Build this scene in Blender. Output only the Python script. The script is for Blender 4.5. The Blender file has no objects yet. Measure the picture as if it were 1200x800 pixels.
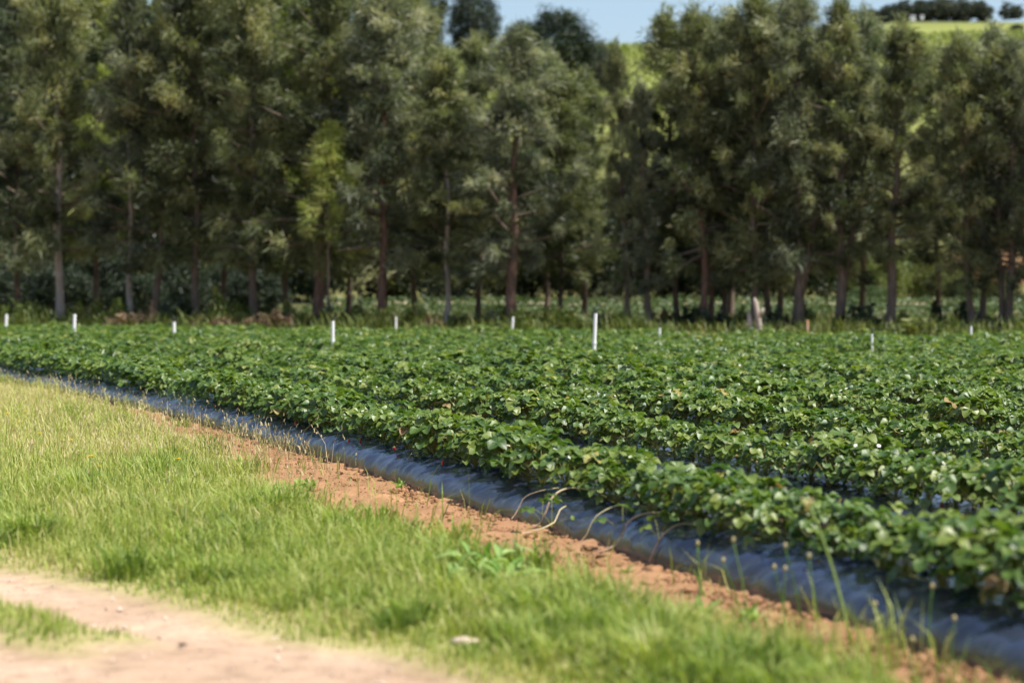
import bpy, math, random
import numpy as np
from mathutils import Vector, Matrix

R = math.radians
random.seed(7)
rng = np.random.default_rng(7)
scene = bpy.context.scene
col = scene.collection

# ------------------------------------------------------------------ camera
F = 2500.0            # focal length in photo pixels (1200 px wide)
CH = 1.4              # camera height
HY = 345.0            # row of the horizon in the photo
cam_d = bpy.data.cameras.new('camera')
cam_d.sensor_width = 36.0
cam_d.lens = 75.0
cam_d.clip_start = 0.1
cam_d.clip_end = 6000.0
cam_d.dof.use_dof = True
cam_d.dof.focus_distance = 18.0
cam_d.dof.aperture_fstop = 1.8
cam = bpy.data.objects.new('camera', cam_d)
cam.location = (0, 0, CH)
cam.rotation_euler = (R(90) - math.atan(55 / F), 0, 0)
col.objects.link(cam)
scene.camera = cam

# ------------------------------------------------------------------ sky, sun, exposure
SUN_AZ = 110.0         # degrees from +Y (view direction) towards +X
SUN_EL = 60.0
world = bpy.data.worlds.new('World')
scene.world = world
world.use_nodes = True
wn = world.node_tree
bg = wn.nodes['Background']
sky = wn.nodes.new('ShaderNodeTexSky')
sky.sky_type = 'NISHITA'
sky.sun_disc = False
sky.sun_elevation = R(SUN_EL)
sky.sun_rotation = R(SUN_AZ)
sky.altitude = 100
sky.air_density = 1.0
sky.dust_density = 2.2
sky.ozone_density = 1.6
wn.links.new(sky.outputs[0], bg.inputs[0])
bg.inputs[1].default_value = 0.115

sun_d = bpy.data.lights.new('sun', 'SUN')
sun_d.energy = 5.0
sun_d.angle = R(0.53)
sun_d.color = (1.0, 0.955, 0.88)
sun = bpy.data.objects.new('sun', sun_d)
sd = Vector((math.sin(R(SUN_AZ)) * math.cos(R(SUN_EL)), math.cos(R(SUN_AZ)) * math.cos(R(SUN_EL)), math.sin(R(SUN_EL))))
sun.rotation_euler = sd.to_track_quat('Z', 'Y').to_euler()
sun.location = (20, 20, 40)
col.objects.link(sun)

scene.view_settings.view_transform = 'Standard'
scene.view_settings.look = 'None'
scene.view_settings.gamma = 1.0
scene.view_settings.exposure = 0.70
scene.view_settings.use_curve_mapping = False
scene.render.engine = 'CYCLES'
scene.cycles.use_denoising = True
scene.cycles.max_bounces = 6
scene.cycles.diffuse_bounces = 3
scene.cycles.transmission_bounces = 3
scene.cycles.transparent_max_bounces = 4

# ------------------------------------------------------------------ helpers
def at(px, py, Y):
    """world point for a photo pixel at distance Y"""
    return Vector(((px - 600) / F * Y, Y, CH - (py - HY) / F * Y))

def smooth(u):
    u = np.clip(u, 0, 1)
    return u * u * (3 - 2 * u)

def hash2(i, j, s):
    h = (i.astype(np.int64) * 374761393 + j.astype(np.int64) * 668265263 + s * 982451653) & 0x7fffffff
    h = ((h ^ (h >> 13)) * 1274126177) & 0x7fffffff
    h = h ^ (h >> 16)
    return (h & 0xffff) / 65535.0

def vn(x, y, s=0):
    x = np.asarray(x, float); y = np.asarray(y, float)
    i = np.floor(x); j = np.floor(y)
    fx = x - i; fy = y - j
    fx = fx * fx * (3 - 2 * fx); fy = fy * fy * (3 - 2 * fy)
    i = i.astype(np.int64); j = j.astype(np.int64)
    a = hash2(i, j, s); b = hash2(i + 1, j, s); c = hash2(i, j + 1, s); d = hash2(i + 1, j + 1, s)
    return (a + (b - a) * fx) + ((c + (d - c) * fx) - (a + (b - a) * fx)) * fy

def fbm(x, y, s=0, o=4):
    v = 0; a = 0.5; t = 0
    for k in range(o):
        v = v + a * vn(x * 2 ** k, y * 2 ** k, s + k); t += a; a *= 0.5
    return v / t

def mesh_np(name, V, faces, mat=None, attrs=None, smooth_sh=False):
    """faces: list of (m,k) int arrays.  attrs: dict name -> per-vertex float or (n,3) colour"""
    V = np.ascontiguousarray(V, dtype=np.float32)
    me = bpy.data.meshes.new(name)
    me.vertices.add(len(V))
    me.vertices.foreach_set('co', V.ravel())
    idx = []; st = []; tot = []; off = 0
    for f in faces:
        f = np.asarray(f, dtype=np.int32)
        if len(f) == 0: continue
        k = f.shape[1]
        idx.append(f.ravel())
        st.append(off + np.arange(len(f), dtype=np.int32) * k)
        tot.append(np.full(len(f), k, dtype=np.int32))
        off += f.size
    idx = np.concatenate(idx); st = np.concatenate(st); tot = np.concatenate(tot)
    me.loops.add(len(idx)); me.loops.foreach_set('vertex_index', idx)
    me.polygons.add(len(st))
    me.polygons.foreach_set('loop_start', st)
    me.polygons.foreach_set('loop_total', tot)
    me.polygons.foreach_set('use_smooth', np.full(len(st), smooth_sh))
    if attrs:
        for k, a in attrs.items():
            a = np.asarray(a, dtype=np.float32)
            if a.ndim == 1:
                at_ = me.attributes.new(k, 'FLOAT', 'POINT'); at_.data.foreach_set('value', a)
            else:
                at_ = me.attributes.new(k, 'FLOAT_COLOR', 'POINT')
                at_.data.foreach_set('color', np.c_[a, np.ones(len(a))].astype(np.float32).ravel())
    if mat: me.materials.append(mat)
    me.update(calc_edges=True)
    return me

def obj(name, me, parent=None, loc=None, rz=None, label=None, cat=None, group=None, kind=None):
    o = bpy.data.objects.new(name, me)
    if loc is not None: o.location = loc
    if rz is not None: o.rotation_euler = (0, 0, rz)
    if parent is not None: o.parent = parent
    if label: o['label'] = label
    if cat: o['category'] = cat
    if group: o['group'] = group
    if kind: o['kind'] = kind
    col.objects.link(o)
    return o

class MB:
    """mesh collector"""
    def __init__(s): s.v = []; s.q = []; s.t = []; s.n = 0; s.a = []
    def add(s, V, q=None, t=None, tint=0.5):
        V = np.asarray(V, float)
        if q is not None and len(q): s.q.append(np.asarray(q) + s.n)
        if t is not None and len(t): s.t.append(np.asarray(t) + s.n)
        s.v.append(V); s.n += len(V)
        s.a.append(np.broadcast_to(np.asarray(tint, float), (len(V),)))
    def arrays(s):
        q = np.concatenate(s.q) if s.q else np.zeros((0, 4), int)
        t = np.concatenate(s.t) if s.t else np.zeros((0, 3), int)
        return np.concatenate(s.v), q, t, np.concatenate(s.a)
    def mesh(s, name, mat, sm=False):
        V, q, t, a = s.arrays()
        return mesh_np(name, V, [q, t], mat, {'tint': a}, sm)

def tube(mb, pts, rad, k=7, tint=0.5, bump=0.0, cap=True):
    pts = np.asarray(pts, float); rad = np.asarray(rad, float)
    n = len(pts)
    d = np.gradient(pts, axis=0); d /= np.linalg.norm(d, axis=1)[:, None] + 1e-9
    ref = np.array([0.31, 0.95, 0.05]) if abs(d[0][2]) > 0.7 else np.array([0.05, 0.1, 1.0])
    a = np.cross(d, ref); a /= np.linalg.norm(a, axis=1)[:, None] + 1e-9
    b = np.cross(d, a)
    th = np.arange(k) * 2 * math.pi / k
    rr = rad[:, None] * (1 + bump * (rng.random((n, k)) - 0.5))
    V = pts[:, None] + rr[..., None] * (np.cos(th)[None, :, None] * a[:, None] + np.sin(th)[None, :, None] * b[:, None])
    V = V.reshape(-1, 3)
    i = np.arange(n - 1)[:, None] * k; j = np.arange(k)[None]; j2 = (j + 1) % k
    q = np.stack([i + j, i + j2, i + k + j2, i + k + j], -1).reshape(-1, 4)
    t = []
    if cap:
        V = np.r_[V, pts[:1], pts[-1:]]
        c0, c1 = n * k, n * k + 1
        t = [(c0, (m + 1) % k, m) for m in range(k)] + [(c1, (n - 1) * k + m, (n - 1) * k + (m + 1) % k) for m in range(k)]
    mb.add(V, q, t, tint)

def inst(V, quads, tris, P, RZ, S, tilt=None, tint=None, vt=None):
    """stamp one template at many places. S scalar per place."""
    n = len(P); m = len(V)
    c, s = np.cos(RZ), np.sin(RZ)
    X = V[None, :, 0] * S[:, None]; Y = V[None, :, 1] * S[:, None]; Z = V[None, :, 2] * S[:, None]
    if tilt is not None:
        ct, st_ = np.cos(tilt)[:, None], np.sin(tilt)[:, None]
        X, Z = X * ct + Z * st_, -X * st_ + Z * ct
    W = np.stack([X * c[:, None] - Y * s[:, None], X * s[:, None] + Y * c[:, None], Z], -1) + P[:, None]
    off = (np.arange(n) * m)[:, None, None]
    q = (quads[None] + off).reshape(-1, quads.shape[1]) if len(quads) else np.zeros((0, 4), int)
    t = (tris[None] + off).reshape(-1, 3) if len(tris) else np.zeros((0, 3), int)
    a = np.repeat(tint if tint is not None else np.full(n, .5), m)
    if vt is not None: a = np.clip(a + np.tile(vt, n), 0, 1)
    return W.reshape(-1, 3), q, t, a

# ------------------------------------------------------------------ materials
def nodes(m):
    m.use_nodes = True
    nt = m.node_tree
    return nt, nt.nodes['Principled BSDF'], nt.nodes['Material Output']

def ramp(nt, cols):
    r = nt.nodes.new('ShaderNodeValToRGB')
    e = r.color_ramp.elements
    while len(e) < len(cols): e.new(0.5)
    for k, (p, c) in enumerate(cols):
        e[k].position = p; e[k].color = (*c, 1)
    return r

def leaf_mat(name, cols, rough=0.5, trans=0.3, spec=0.5, tcol=(1.0, 1.1, 0.45), rnd=0.12, nscale=0, bump=0):
    m = bpy.data.materials.new(name)
    nt, p, out = nodes(m); N = nt.nodes; L = nt.links
    a = N.new('ShaderNodeAttribute'); a.attribute_name = 'tint'
    oi = N.new('ShaderNodeObjectInfo')
    ma = N.new('ShaderNodeMath'); ma.operation = 'MULTIPLY_ADD'
    L.new(oi.outputs['Random'], ma.inputs[0]); ma.inputs[1].default_value = rnd
    L.new(a.outputs['Fac'], ma.inputs[2])
    fac = ma.outputs[0]
    if nscale:
        tc = N.new('ShaderNodeTexCoord')
        no = N.new('ShaderNodeTexNoise'); no.inputs['Scale'].default_value = nscale; no.inputs['Detail'].default_value = 4
        L.new(tc.outputs['Object'], no.inputs['Vector'])
        mb_ = N.new('ShaderNodeMath'); mb_.operation = 'MULTIPLY_ADD'
        L.new(no.outputs['Fac'], mb_.inputs[0]); mb_.inputs[1].default_value = 0.5
        mc = N.new('ShaderNodeMath'); mc.operation = 'SUBTRACT'; L.new(fac, mc.inputs[0]); mc.inputs[1].default_value = 0.25
        L.new(mc.outputs[0], mb_.inputs[2]); fac = mb_.outputs[0]
    r = ramp(nt, cols); L.new(fac, r.inputs[0])
    L.new(r.outputs[0], p.inputs['Base Color'])
    p.inputs['Roughness'].default_value = rough
    p.inputs['Specular IOR Level'].default_value = spec
    if bump:
        tc2 = N.new('ShaderNodeTexCoord')
        n2 = N.new('ShaderNodeTexNoise'); n2.inputs['Scale'].default_value = bump; n2.inputs['Detail'].default_value = 3
        L.new(tc2.outputs['Object'], n2.inputs['Vector'])
        b = N.new('ShaderNodeBump'); b.inputs['Strength'].default_value = 0.35; b.inputs['Distance'].default_value = 0.004
        L.new(n2.outputs['Fac'], b.inputs['Height']); L.new(b.outputs[0], p.inputs['Normal'])
    if trans > 0:
        tr = N.new('ShaderNodeBsdfTranslucent')
        mx = N.new('ShaderNodeMix'); mx.data_type = 'RGBA'; mx.blend_type = 'MULTIPLY'
        mx.inputs['Factor'].default_value = 1
        L.new(r.outputs[0], mx.inputs['A']); mx.inputs['B'].default_value = (*tcol, 1)
        L.new(mx.outputs['Result'], tr.inputs['Color'])
        ms = N.new('ShaderNodeMixShader'); ms.inputs[0].default_value = trans
        L.new(p.outputs[0], ms.inputs[1]); L.new(tr.outputs[0], ms.inputs[2])
        L.new(ms.outputs[0], out.inputs['Surface'])
    return m

def solid_mat(name, cols, scale=8.0, rough=0.8, spec=0.3, bump=0.3, bdist=0.01, detail=6, stretch=None):
    m = bpy.data.materials.new(name)
    nt, p, out = nodes(m); N = nt.nodes; L = nt.links
    tc = N.new('ShaderNodeTexCoord')
    mp = N.new('ShaderNodeMapping'); L.new(tc.outputs['Object'], mp.inputs[0])
    if stretch: mp.inputs['Scale'].default_value = stretch
    no = N.new('ShaderNodeTexNoise'); no.inputs['Scale'].default_value = scale; no.inputs['Detail'].default_value = detail
    no.inputs['Roughness'].default_value = 0.65
    L.new(mp.outputs[0], no.inputs['Vector'])
    r = ramp(nt, cols); L.new(no.outputs['Fac'], r.inputs[0]); L.new(r.outputs[0], p.inputs['Base Color'])
    p.inputs['Roughness'].default_value = rough
    p.inputs['Specular IOR Level'].default_value = spec
    if bump:
        b = N.new('ShaderNodeBump'); b.inputs['Strength'].default_value = bump; b.inputs['Distance'].default_value = bdist
        L.new(no.outputs['Fac'], b.inputs['Height']); L.new(b.outputs[0], p.inputs['Normal'])
    return m

M = {}
BERRYRAMP = [(0.0, (0.024, 0.055, 0.012)), (0.25, (0.052, 0.104, 0.019)), (0.45, (0.092, 0.162, 0.026)), (0.7, (0.170, 0.230, 0.038)), (1.0, (0.31, 0.31, 0.09))]
M['berryleaf'] = leaf_mat('strawberry_leaf', BERRYRAMP, rough=0.40, trans=0.36, spec=0.65, bump=260, rnd=0.50)
M['berryfield'] = leaf_mat('strawberry_leaf_far', BERRYRAMP, rough=0.40, trans=0.36, spec=0.65, bump=260, rnd=0.0)
M['yellowleaf'] = leaf_mat('yellowed_leaf', [(0.0, (0.20, 0.22, 0.05)), (0.5, (0.30, 0.27, 0.07)), (1.0, (0.24, 0.15, 0.06))], rough=0.6, trans=0.3, rnd=0.9)
M['petal'] = solid_mat('petal', [(0.3, (0.75, 0.75, 0.68)), (0.7, (0.82, 0.82, 0.78))], bump=0)
M['yolk'] = solid_mat('flower_eye', [(0.3, (0.6, 0.42, 0.03)), (0.7, (0.7, 0.5, 0.05))], bump=0)
M['berry'] = solid_mat('berry', [(0.35, (0.24, 0.010, 0.010)), (0.6, (0.36, 0.025, 0.018)), (0.8, (0.5, 0.14, 0.09))], scale=60, rough=0.3, spec=0.5, bump=0.2, bdist=0.002)
M['grass'] = leaf_mat('verge_grass', [(0.0, (0.10, 0.165, 0.028)), (0.3, (0.235, 0.315, 0.058)), (0.6, (0.39, 0.42, 0.115)), (0.8, (0.50, 0.45, 0.20)), (1.0, (0.58, 0.49, 0.29))],
                      rough=0.5, trans=0.4, spec=0.35, rnd=0.0)
M['seed'] = leaf_mat('dry_stalk', [(0.0, (0.20, 0.22, 0.07)), (0.5, (0.42, 0.36, 0.17)), (1.0, (0.52, 0.42, 0.26))], rough=0.7, trans=0.3, rnd=0.0)
M['weed'] = leaf_mat('weed_leaf', [(0.0, (0.05, 0.13, 0.02)), (0.5, (0.13, 0.27, 0.045)), (1.0, (0.34, 0.44, 0.14))], rough=0.5, trans=0.38, spec=.3, rnd=.45)
M['runner'] = leaf_mat('dry_runner', [(0.0, (0.38, 0.22, 0.16)), (0.45, (0.52, 0.37, 0.25)), (1.0, (0.58, 0.55, 0.27))], rough=0.6, trans=0.0, rnd=0.0, nscale=40)
M['dandelion'] = solid_mat('yellow_petals', [(0.3, (0.75, 0.55, 0.02)), (0.7, (0.8, 0.62, 0.04))], bump=0)
OLIVE = [(0.0, (0.022, 0.032, 0.014)), (0.3, (0.073, 0.093, 0.040)), (0.6, (0.196, 0.223, 0.100)), (1.0, (0.382, 0.370, 0.194))]
GREY = [(0.0, (0.024, 0.034, 0.021)), (0.3, (0.084, 0.107, 0.064)), (0.6, (0.226, 0.253, 0.157)), (1.0, (0.410, 0.410, 0.274))]
LIME = [(0.0, (0.032, 0.051, 0.011)), (0.3, (0.125, 0.171, 0.036)), (0.6, (0.285, 0.342, 0.080)), (1.0, (0.467, 0.467, 0.160))]
M['olive'] = leaf_mat('needle_olive', OLIVE, rough=0.55, trans=0.38, rnd=0.08)
M['grey'] = leaf_mat('needle_grey', GREY, rough=0.5, trans=0.38, rnd=0.08)
M['lime'] = leaf_mat('needle_lime', LIME, rough=0.55, trans=0.35, rnd=0.06)
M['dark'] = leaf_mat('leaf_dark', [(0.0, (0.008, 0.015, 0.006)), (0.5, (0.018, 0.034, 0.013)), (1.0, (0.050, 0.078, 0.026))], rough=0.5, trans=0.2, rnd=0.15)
M['shrub'] = leaf_mat('shrub_leaf', [(0.0, (0.05, 0.075, 0.015)), (0.5, (0.11, 0.15, 0.028)), (1.0, (0.22, 0.22, 0.06))], rough=0.55, trans=0.3, rnd=0.15)
M['rust'] = leaf_mat('dry_scrub', [(0.0, (0.07, 0.045, 0.026)), (0.5, (0.16, 0.105, 0.062)), (1.0, (0.28, 0.20, 0.11))], rough=0.7, trans=0.2, rnd=0.1)
M['crop'] = leaf_mat('far_crop', [(0.0, (0.035, 0.065, 0.018)), (0.5, (0.07, 0.115, 0.032)), (1.0, (0.13, 0.17, 0.055))], rough=0.5, trans=0.25, rnd=0.0)
M['vine'] = leaf_mat('vine_leaf', [(0.0, (0.13, 0.16, 0.035)), (0.5, (0.205, 0.24, 0.055)), (1.0, (0.29, 0.31, 0.09))], rough=0.6, trans=0.3, rnd=0.0)
M['wood'] = leaf_mat('far_wood', [(0.0, (0.020, 0.030, 0.018)), (0.5, (0.045, 0.058, 0.036)), (1.0, (0.085, 0.09, 0.055))], rough=0.7, trans=0.15, rnd=0.0)
M['bark'] = solid_mat('bark', [(0.25, (0.065, 0.048, 0.038)), (0.5, (0.15, 0.115, 0.09)), (0.75, (0.26, 0.205, 0.16))], scale=5, rough=0.9, spec=0.1, bump=0.8, bdist=0.03, stretch=(3, 3, 0.5))
M['redbark'] = solid_mat('bark_reddish', [(0.25, (0.065, 0.038, 0.028)), (0.5, (0.15, 0.092, 0.068)), (0.75, (0.24, 0.16, 0.12))], scale=5, rough=0.9, spec=0.1, bump=0.8, bdist=0.03, stretch=(3, 3, 0.5))
M['palebark'] = solid_mat('bark_pale', [(0.25, (0.20, 0.165, 0.135)), (0.5, (0.34, 0.29, 0.24)), (0.75, (0.47, 0.42, 0.36))], scale=4, rough=0.85, spec=0.1, bump=0.6, bdist=0.03, stretch=(3, 3, 0.5))
M['pvc'] = solid_mat('white_pipe', [(0.3, (0.72, 0.73, 0.70)), (0.6, (0.80, 0.80, 0.78)), (0.8, (0.62, 0.60, 0.54))], scale=6, rough=0.4, spec=0.4, bump=0)
M['blackplastic'] = solid_mat('black_fitting', [(0.3, (0.02, 0.02, 0.022)), (0.7, (0.04, 0.04, 0.045))], rough=0.45, bump=0)
M['stakewood'] = solid_mat('stake_wood', [(0.3, (0.33, 0.20, 0.12)), (0.7, (0.45, 0.31, 0.20))], scale=10, stretch=(4, 4, .5))
M['orange'] = solid_mat('orange_paint', [(0.3, (0.45, 0.17, 0.07)), (0.7, (0.5, 0.2, 0.08))], bump=0)
M['clod'] = solid_mat('red_soil_clod', [(0.25, (0.14, 0.072, 0.036)), (0.5, (0.27, 0.148, 0.078)), (0.75, (0.37, 0.22, 0.122))], scale=9, rough=0.95, spec=0.1, bump=0.6, bdist=0.006)
M['mound'] = solid_mat('headland_dirt', [(0.25, (0.13, 0.075, 0.04)), (0.5, (0.24, 0.14, 0.08)), (0.75, (0.33, 0.21, 0.13))], scale=4, rough=0.95, spec=0.1, bump=0.8, bdist=0.03)
M['stone'] = solid_mat('pale_stone', [(0.3, (0.46, 0.34, 0.26)), (0.7, (0.62, 0.50, 0.40))], scale=14, rough=0.9, bump=0.4)
M['darkclod'] = solid_mat('dark_clod', [(0.3, (0.06, 0.04, 0.035)), (0.7, (0.13, 0.085, 0.065))], scale=14, rough=0.9, bump=0.4)
M['housewall'] = solid_mat('white_render', [(0.3, (0.72, 0.71, 0.68)), (0.7, (0.8, 0.79, 0.76))], bump=0)
M['houseroof'] = solid_mat('grey_roof', [(0.3, (0.22, 0.23, 0.25)), (0.7, (0.30, 0.31, 0.33))], bump=0)
M['housewindow'] = solid_mat('window_glass', [(0.3, (0.03, 0.035, 0.04)), (0.7, (0.05, 0.055, 0.06))], rough=0.1, spec=0.5, bump=0)

def film_mat():
    m = bpy.data.materials.new('mulch_film')
    nt, p, out = nodes(m); N = nt.nodes; L = nt.links
    tc = N.new('ShaderNodeTexCoord')
    a = N.new('ShaderNodeAttribute'); a.attribute_name = 'tint'       # height over the ground: splashed soil, then painted side shade and sky blue
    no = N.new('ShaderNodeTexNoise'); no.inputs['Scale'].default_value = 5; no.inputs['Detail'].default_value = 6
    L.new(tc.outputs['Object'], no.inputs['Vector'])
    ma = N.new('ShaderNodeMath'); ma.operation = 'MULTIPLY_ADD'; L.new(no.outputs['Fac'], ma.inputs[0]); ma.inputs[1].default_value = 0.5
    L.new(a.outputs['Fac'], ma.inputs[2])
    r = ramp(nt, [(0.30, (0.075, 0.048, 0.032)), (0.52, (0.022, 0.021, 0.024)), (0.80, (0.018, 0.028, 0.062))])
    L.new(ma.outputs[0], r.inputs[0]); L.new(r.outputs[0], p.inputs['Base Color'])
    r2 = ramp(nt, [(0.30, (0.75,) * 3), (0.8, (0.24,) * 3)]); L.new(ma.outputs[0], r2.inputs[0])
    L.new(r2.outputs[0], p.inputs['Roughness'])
    p.inputs['Specular IOR Level'].default_value = 0.6
    p.inputs['IOR'].default_value = 1.6
    p.inputs['Coat Weight'].default_value = 0.45; p.inputs['Coat Roughness'].default_value = 0.10; p.inputs['Coat IOR'].default_value = 1.7
    mp = N.new('ShaderNodeMapping'); L.new(tc.outputs['Object'], mp.inputs[0])
    mp.inputs['Rotation'].default_value = (0, 0, R(-38)); mp.inputs['Scale'].default_value = (0.28, 1.0, 0.5)
    n2 = N.new('ShaderNodeTexNoise'); n2.noise_type = 'RIDGED_MULTIFRACTAL'
    n2.inputs['Scale'].default_value = 15; n2.inputs['Detail'].default_value = 4; n2.inputs['Distortion'].default_value = 0.5
    L.new(mp.outputs[0], n2.inputs['Vector'])
    b = N.new('ShaderNodeBump'); b.inputs['Strength'].default_value = 0.38; b.inputs['Distance'].default_value = 0.016
    L.new(n2.outputs['Fac'], b.inputs['Height']); L.new(b.outputs[0], p.inputs['Normal'])
    return m
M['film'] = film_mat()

def ground_mat():
    m = bpy.data.materials.new('farm_ground')
    nt, p, out = nodes(m); N = nt.nodes; L = nt.links
    a = N.new('ShaderNodeAttribute'); a.attribute_name = 'earth'
    tc = N.new('ShaderNodeTexCoord')
    no = N.new('ShaderNodeTexNoise'); no.inputs['Scale'].default_value = 9; no.inputs['Detail'].default_value = 8; no.inputs['Roughness'].default_value = 0.7
    L.new(tc.outputs['Object'], no.inputs['Vector'])
    n1 = N.new('ShaderNodeTexNoise'); n1.inputs['Scale'].default_value = 1.1; n1.inputs['Detail'].default_value = 4
    L.new(tc.outputs['Object'], n1.inputs['Vector'])
    r = ramp(nt, [(0.25, (0.62, 0.58, 0.55)), (0.5, (1, 1, 1)), (0.75, (1.22, 1.22, 1.22))]); L.new(no.outputs['Fac'], r.inputs[0])
    r1 = ramp(nt, [(0.3, (0.84, 0.80, 0.76)), (0.6, (1.05, 1.05, 1.05))]); L.new(n1.outputs['Fac'], r1.inputs[0])
    mx = N.new('ShaderNodeMix'); mx.data_type = 'RGBA'; mx.blend_type = 'MULTIPLY'; mx.inputs['Factor'].default_value = 1
    L.new(a.outputs['Color'], mx.inputs['A']); L.new(r.outputs[0], mx.inputs['B'])
    mx2 = N.new('ShaderNodeMix'); mx2.data_type = 'RGBA'; mx2.blend_type = 'MULTIPLY'; mx2.inputs['Factor'].default_value = 1
    L.new(mx.outputs['Result'], mx2.inputs['A']); L.new(r1.outputs[0], mx2.inputs['B'])
    L.new(mx2.outputs['Result'], p.inputs['Base Color'])
    p.inputs['Roughness'].default_value = 0.95; p.inputs['Specular IOR Level'].default_value = 0.1
    n2 = N.new('ShaderNodeTexNoise'); n2.inputs['Scale'].default_value = 38; n2.inputs['Detail'].default_value = 6
    L.new(tc.outputs['Object'], n2.inputs['Vector'])
    b = N.new('ShaderNodeBump'); b.inputs['Strength'].default_value = 0.7; b.inputs['Distance'].default_value = 0.012
    L.new(n2.outputs['Fac'], b.inputs['Height']); L.new(b.outputs[0], p.inputs['Normal'])
    return m
M['ground'] = ground_mat()

# ------------------------------------------------------------------ the lie of the land
ca, sa = math.cos(R(18)), math.sin(R(18))
NV = np.array([ca, sa]); UV = np.array([-sa, ca])     # across the rows, along the rows
N0 = 4.10                                              # near edge of the first bed
PITCH = 1.66                                           # bed to bed
BW = 1.12                                              # bed width

def bend(t): return -0.0029 * np.maximum(0, t - 14.5) ** 2
def world_nt(n, t):
    n = np.asarray(n) + bend(np.asarray(t))
    return n * NV[0] + t * UV[0], n * NV[1] + t * UV[1]
def to_nt(x, y):
    t = x * UV[0] + y * UV[1]
    return x * NV[0] + y * NV[1] - bend(t), t

def far_edge(x): return 58 - 0.6 * x                  # end of the strawberry field
def tree_line(px): return 74 / (1 + 0.45 * (px - 600) / F)

def soil_inner(t):
    """inner (grass side) edge of the bare strip, in n"""
    return np.interp(t, [5, 7.2, 9.2, 11.3, 13.5, 16, 19, 23, 30, 40], [3.60, 3.57, 3.40, 3.14, 3.06, 3.16, 3.36, 3.62, 3.98, 4.1])

def path_d(x, y):
    """>0 inside the sandy track"""
    return (x + 1.56) * -0.779 + (y - 9.72) * -0.627 + 0.42 * (fbm(x * 1.6, y * 1.6, 5) - 0.5)

def tuft_d(x, y):
    """grass hump in the middle of the track: <1 inside"""
    a = (x + 2.15) * 0.627 + (y - 9.12) * -0.779
    b = (x + 2.15) * -0.779 + (y - 9.12) * -0.627
    w = 0.24 + 0.05 * np.clip(-a, 0, 4)
    return np.maximum(np.abs(b) / w, (a - 0.1) / 0.85) + 0.7 * (fbm(x * 4, y * 4, 9) - 0.5)

def ground_z(x, y):
    x = np.asarray(x, float); y = np.asarray(y, float)
    z = 0.9 * smooth((y - 78) / 32)
    top = 36.5 + np.clip(x, -120, 160) * 0.033
    z = z + top * smooth((y - 120) / 215) + 27 * smooth((y - 335) / 250)
    z = z + 10 * np.exp(-((x - 116) / 34) ** 2 - ((y - 600) / 70) ** 2)
    z = z + np.where(y > 110, 0.8 * (fbm(x / 18, y / 18, 31) - 0.5) * smooth((y - 110) / 40), 0)
    return z

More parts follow.
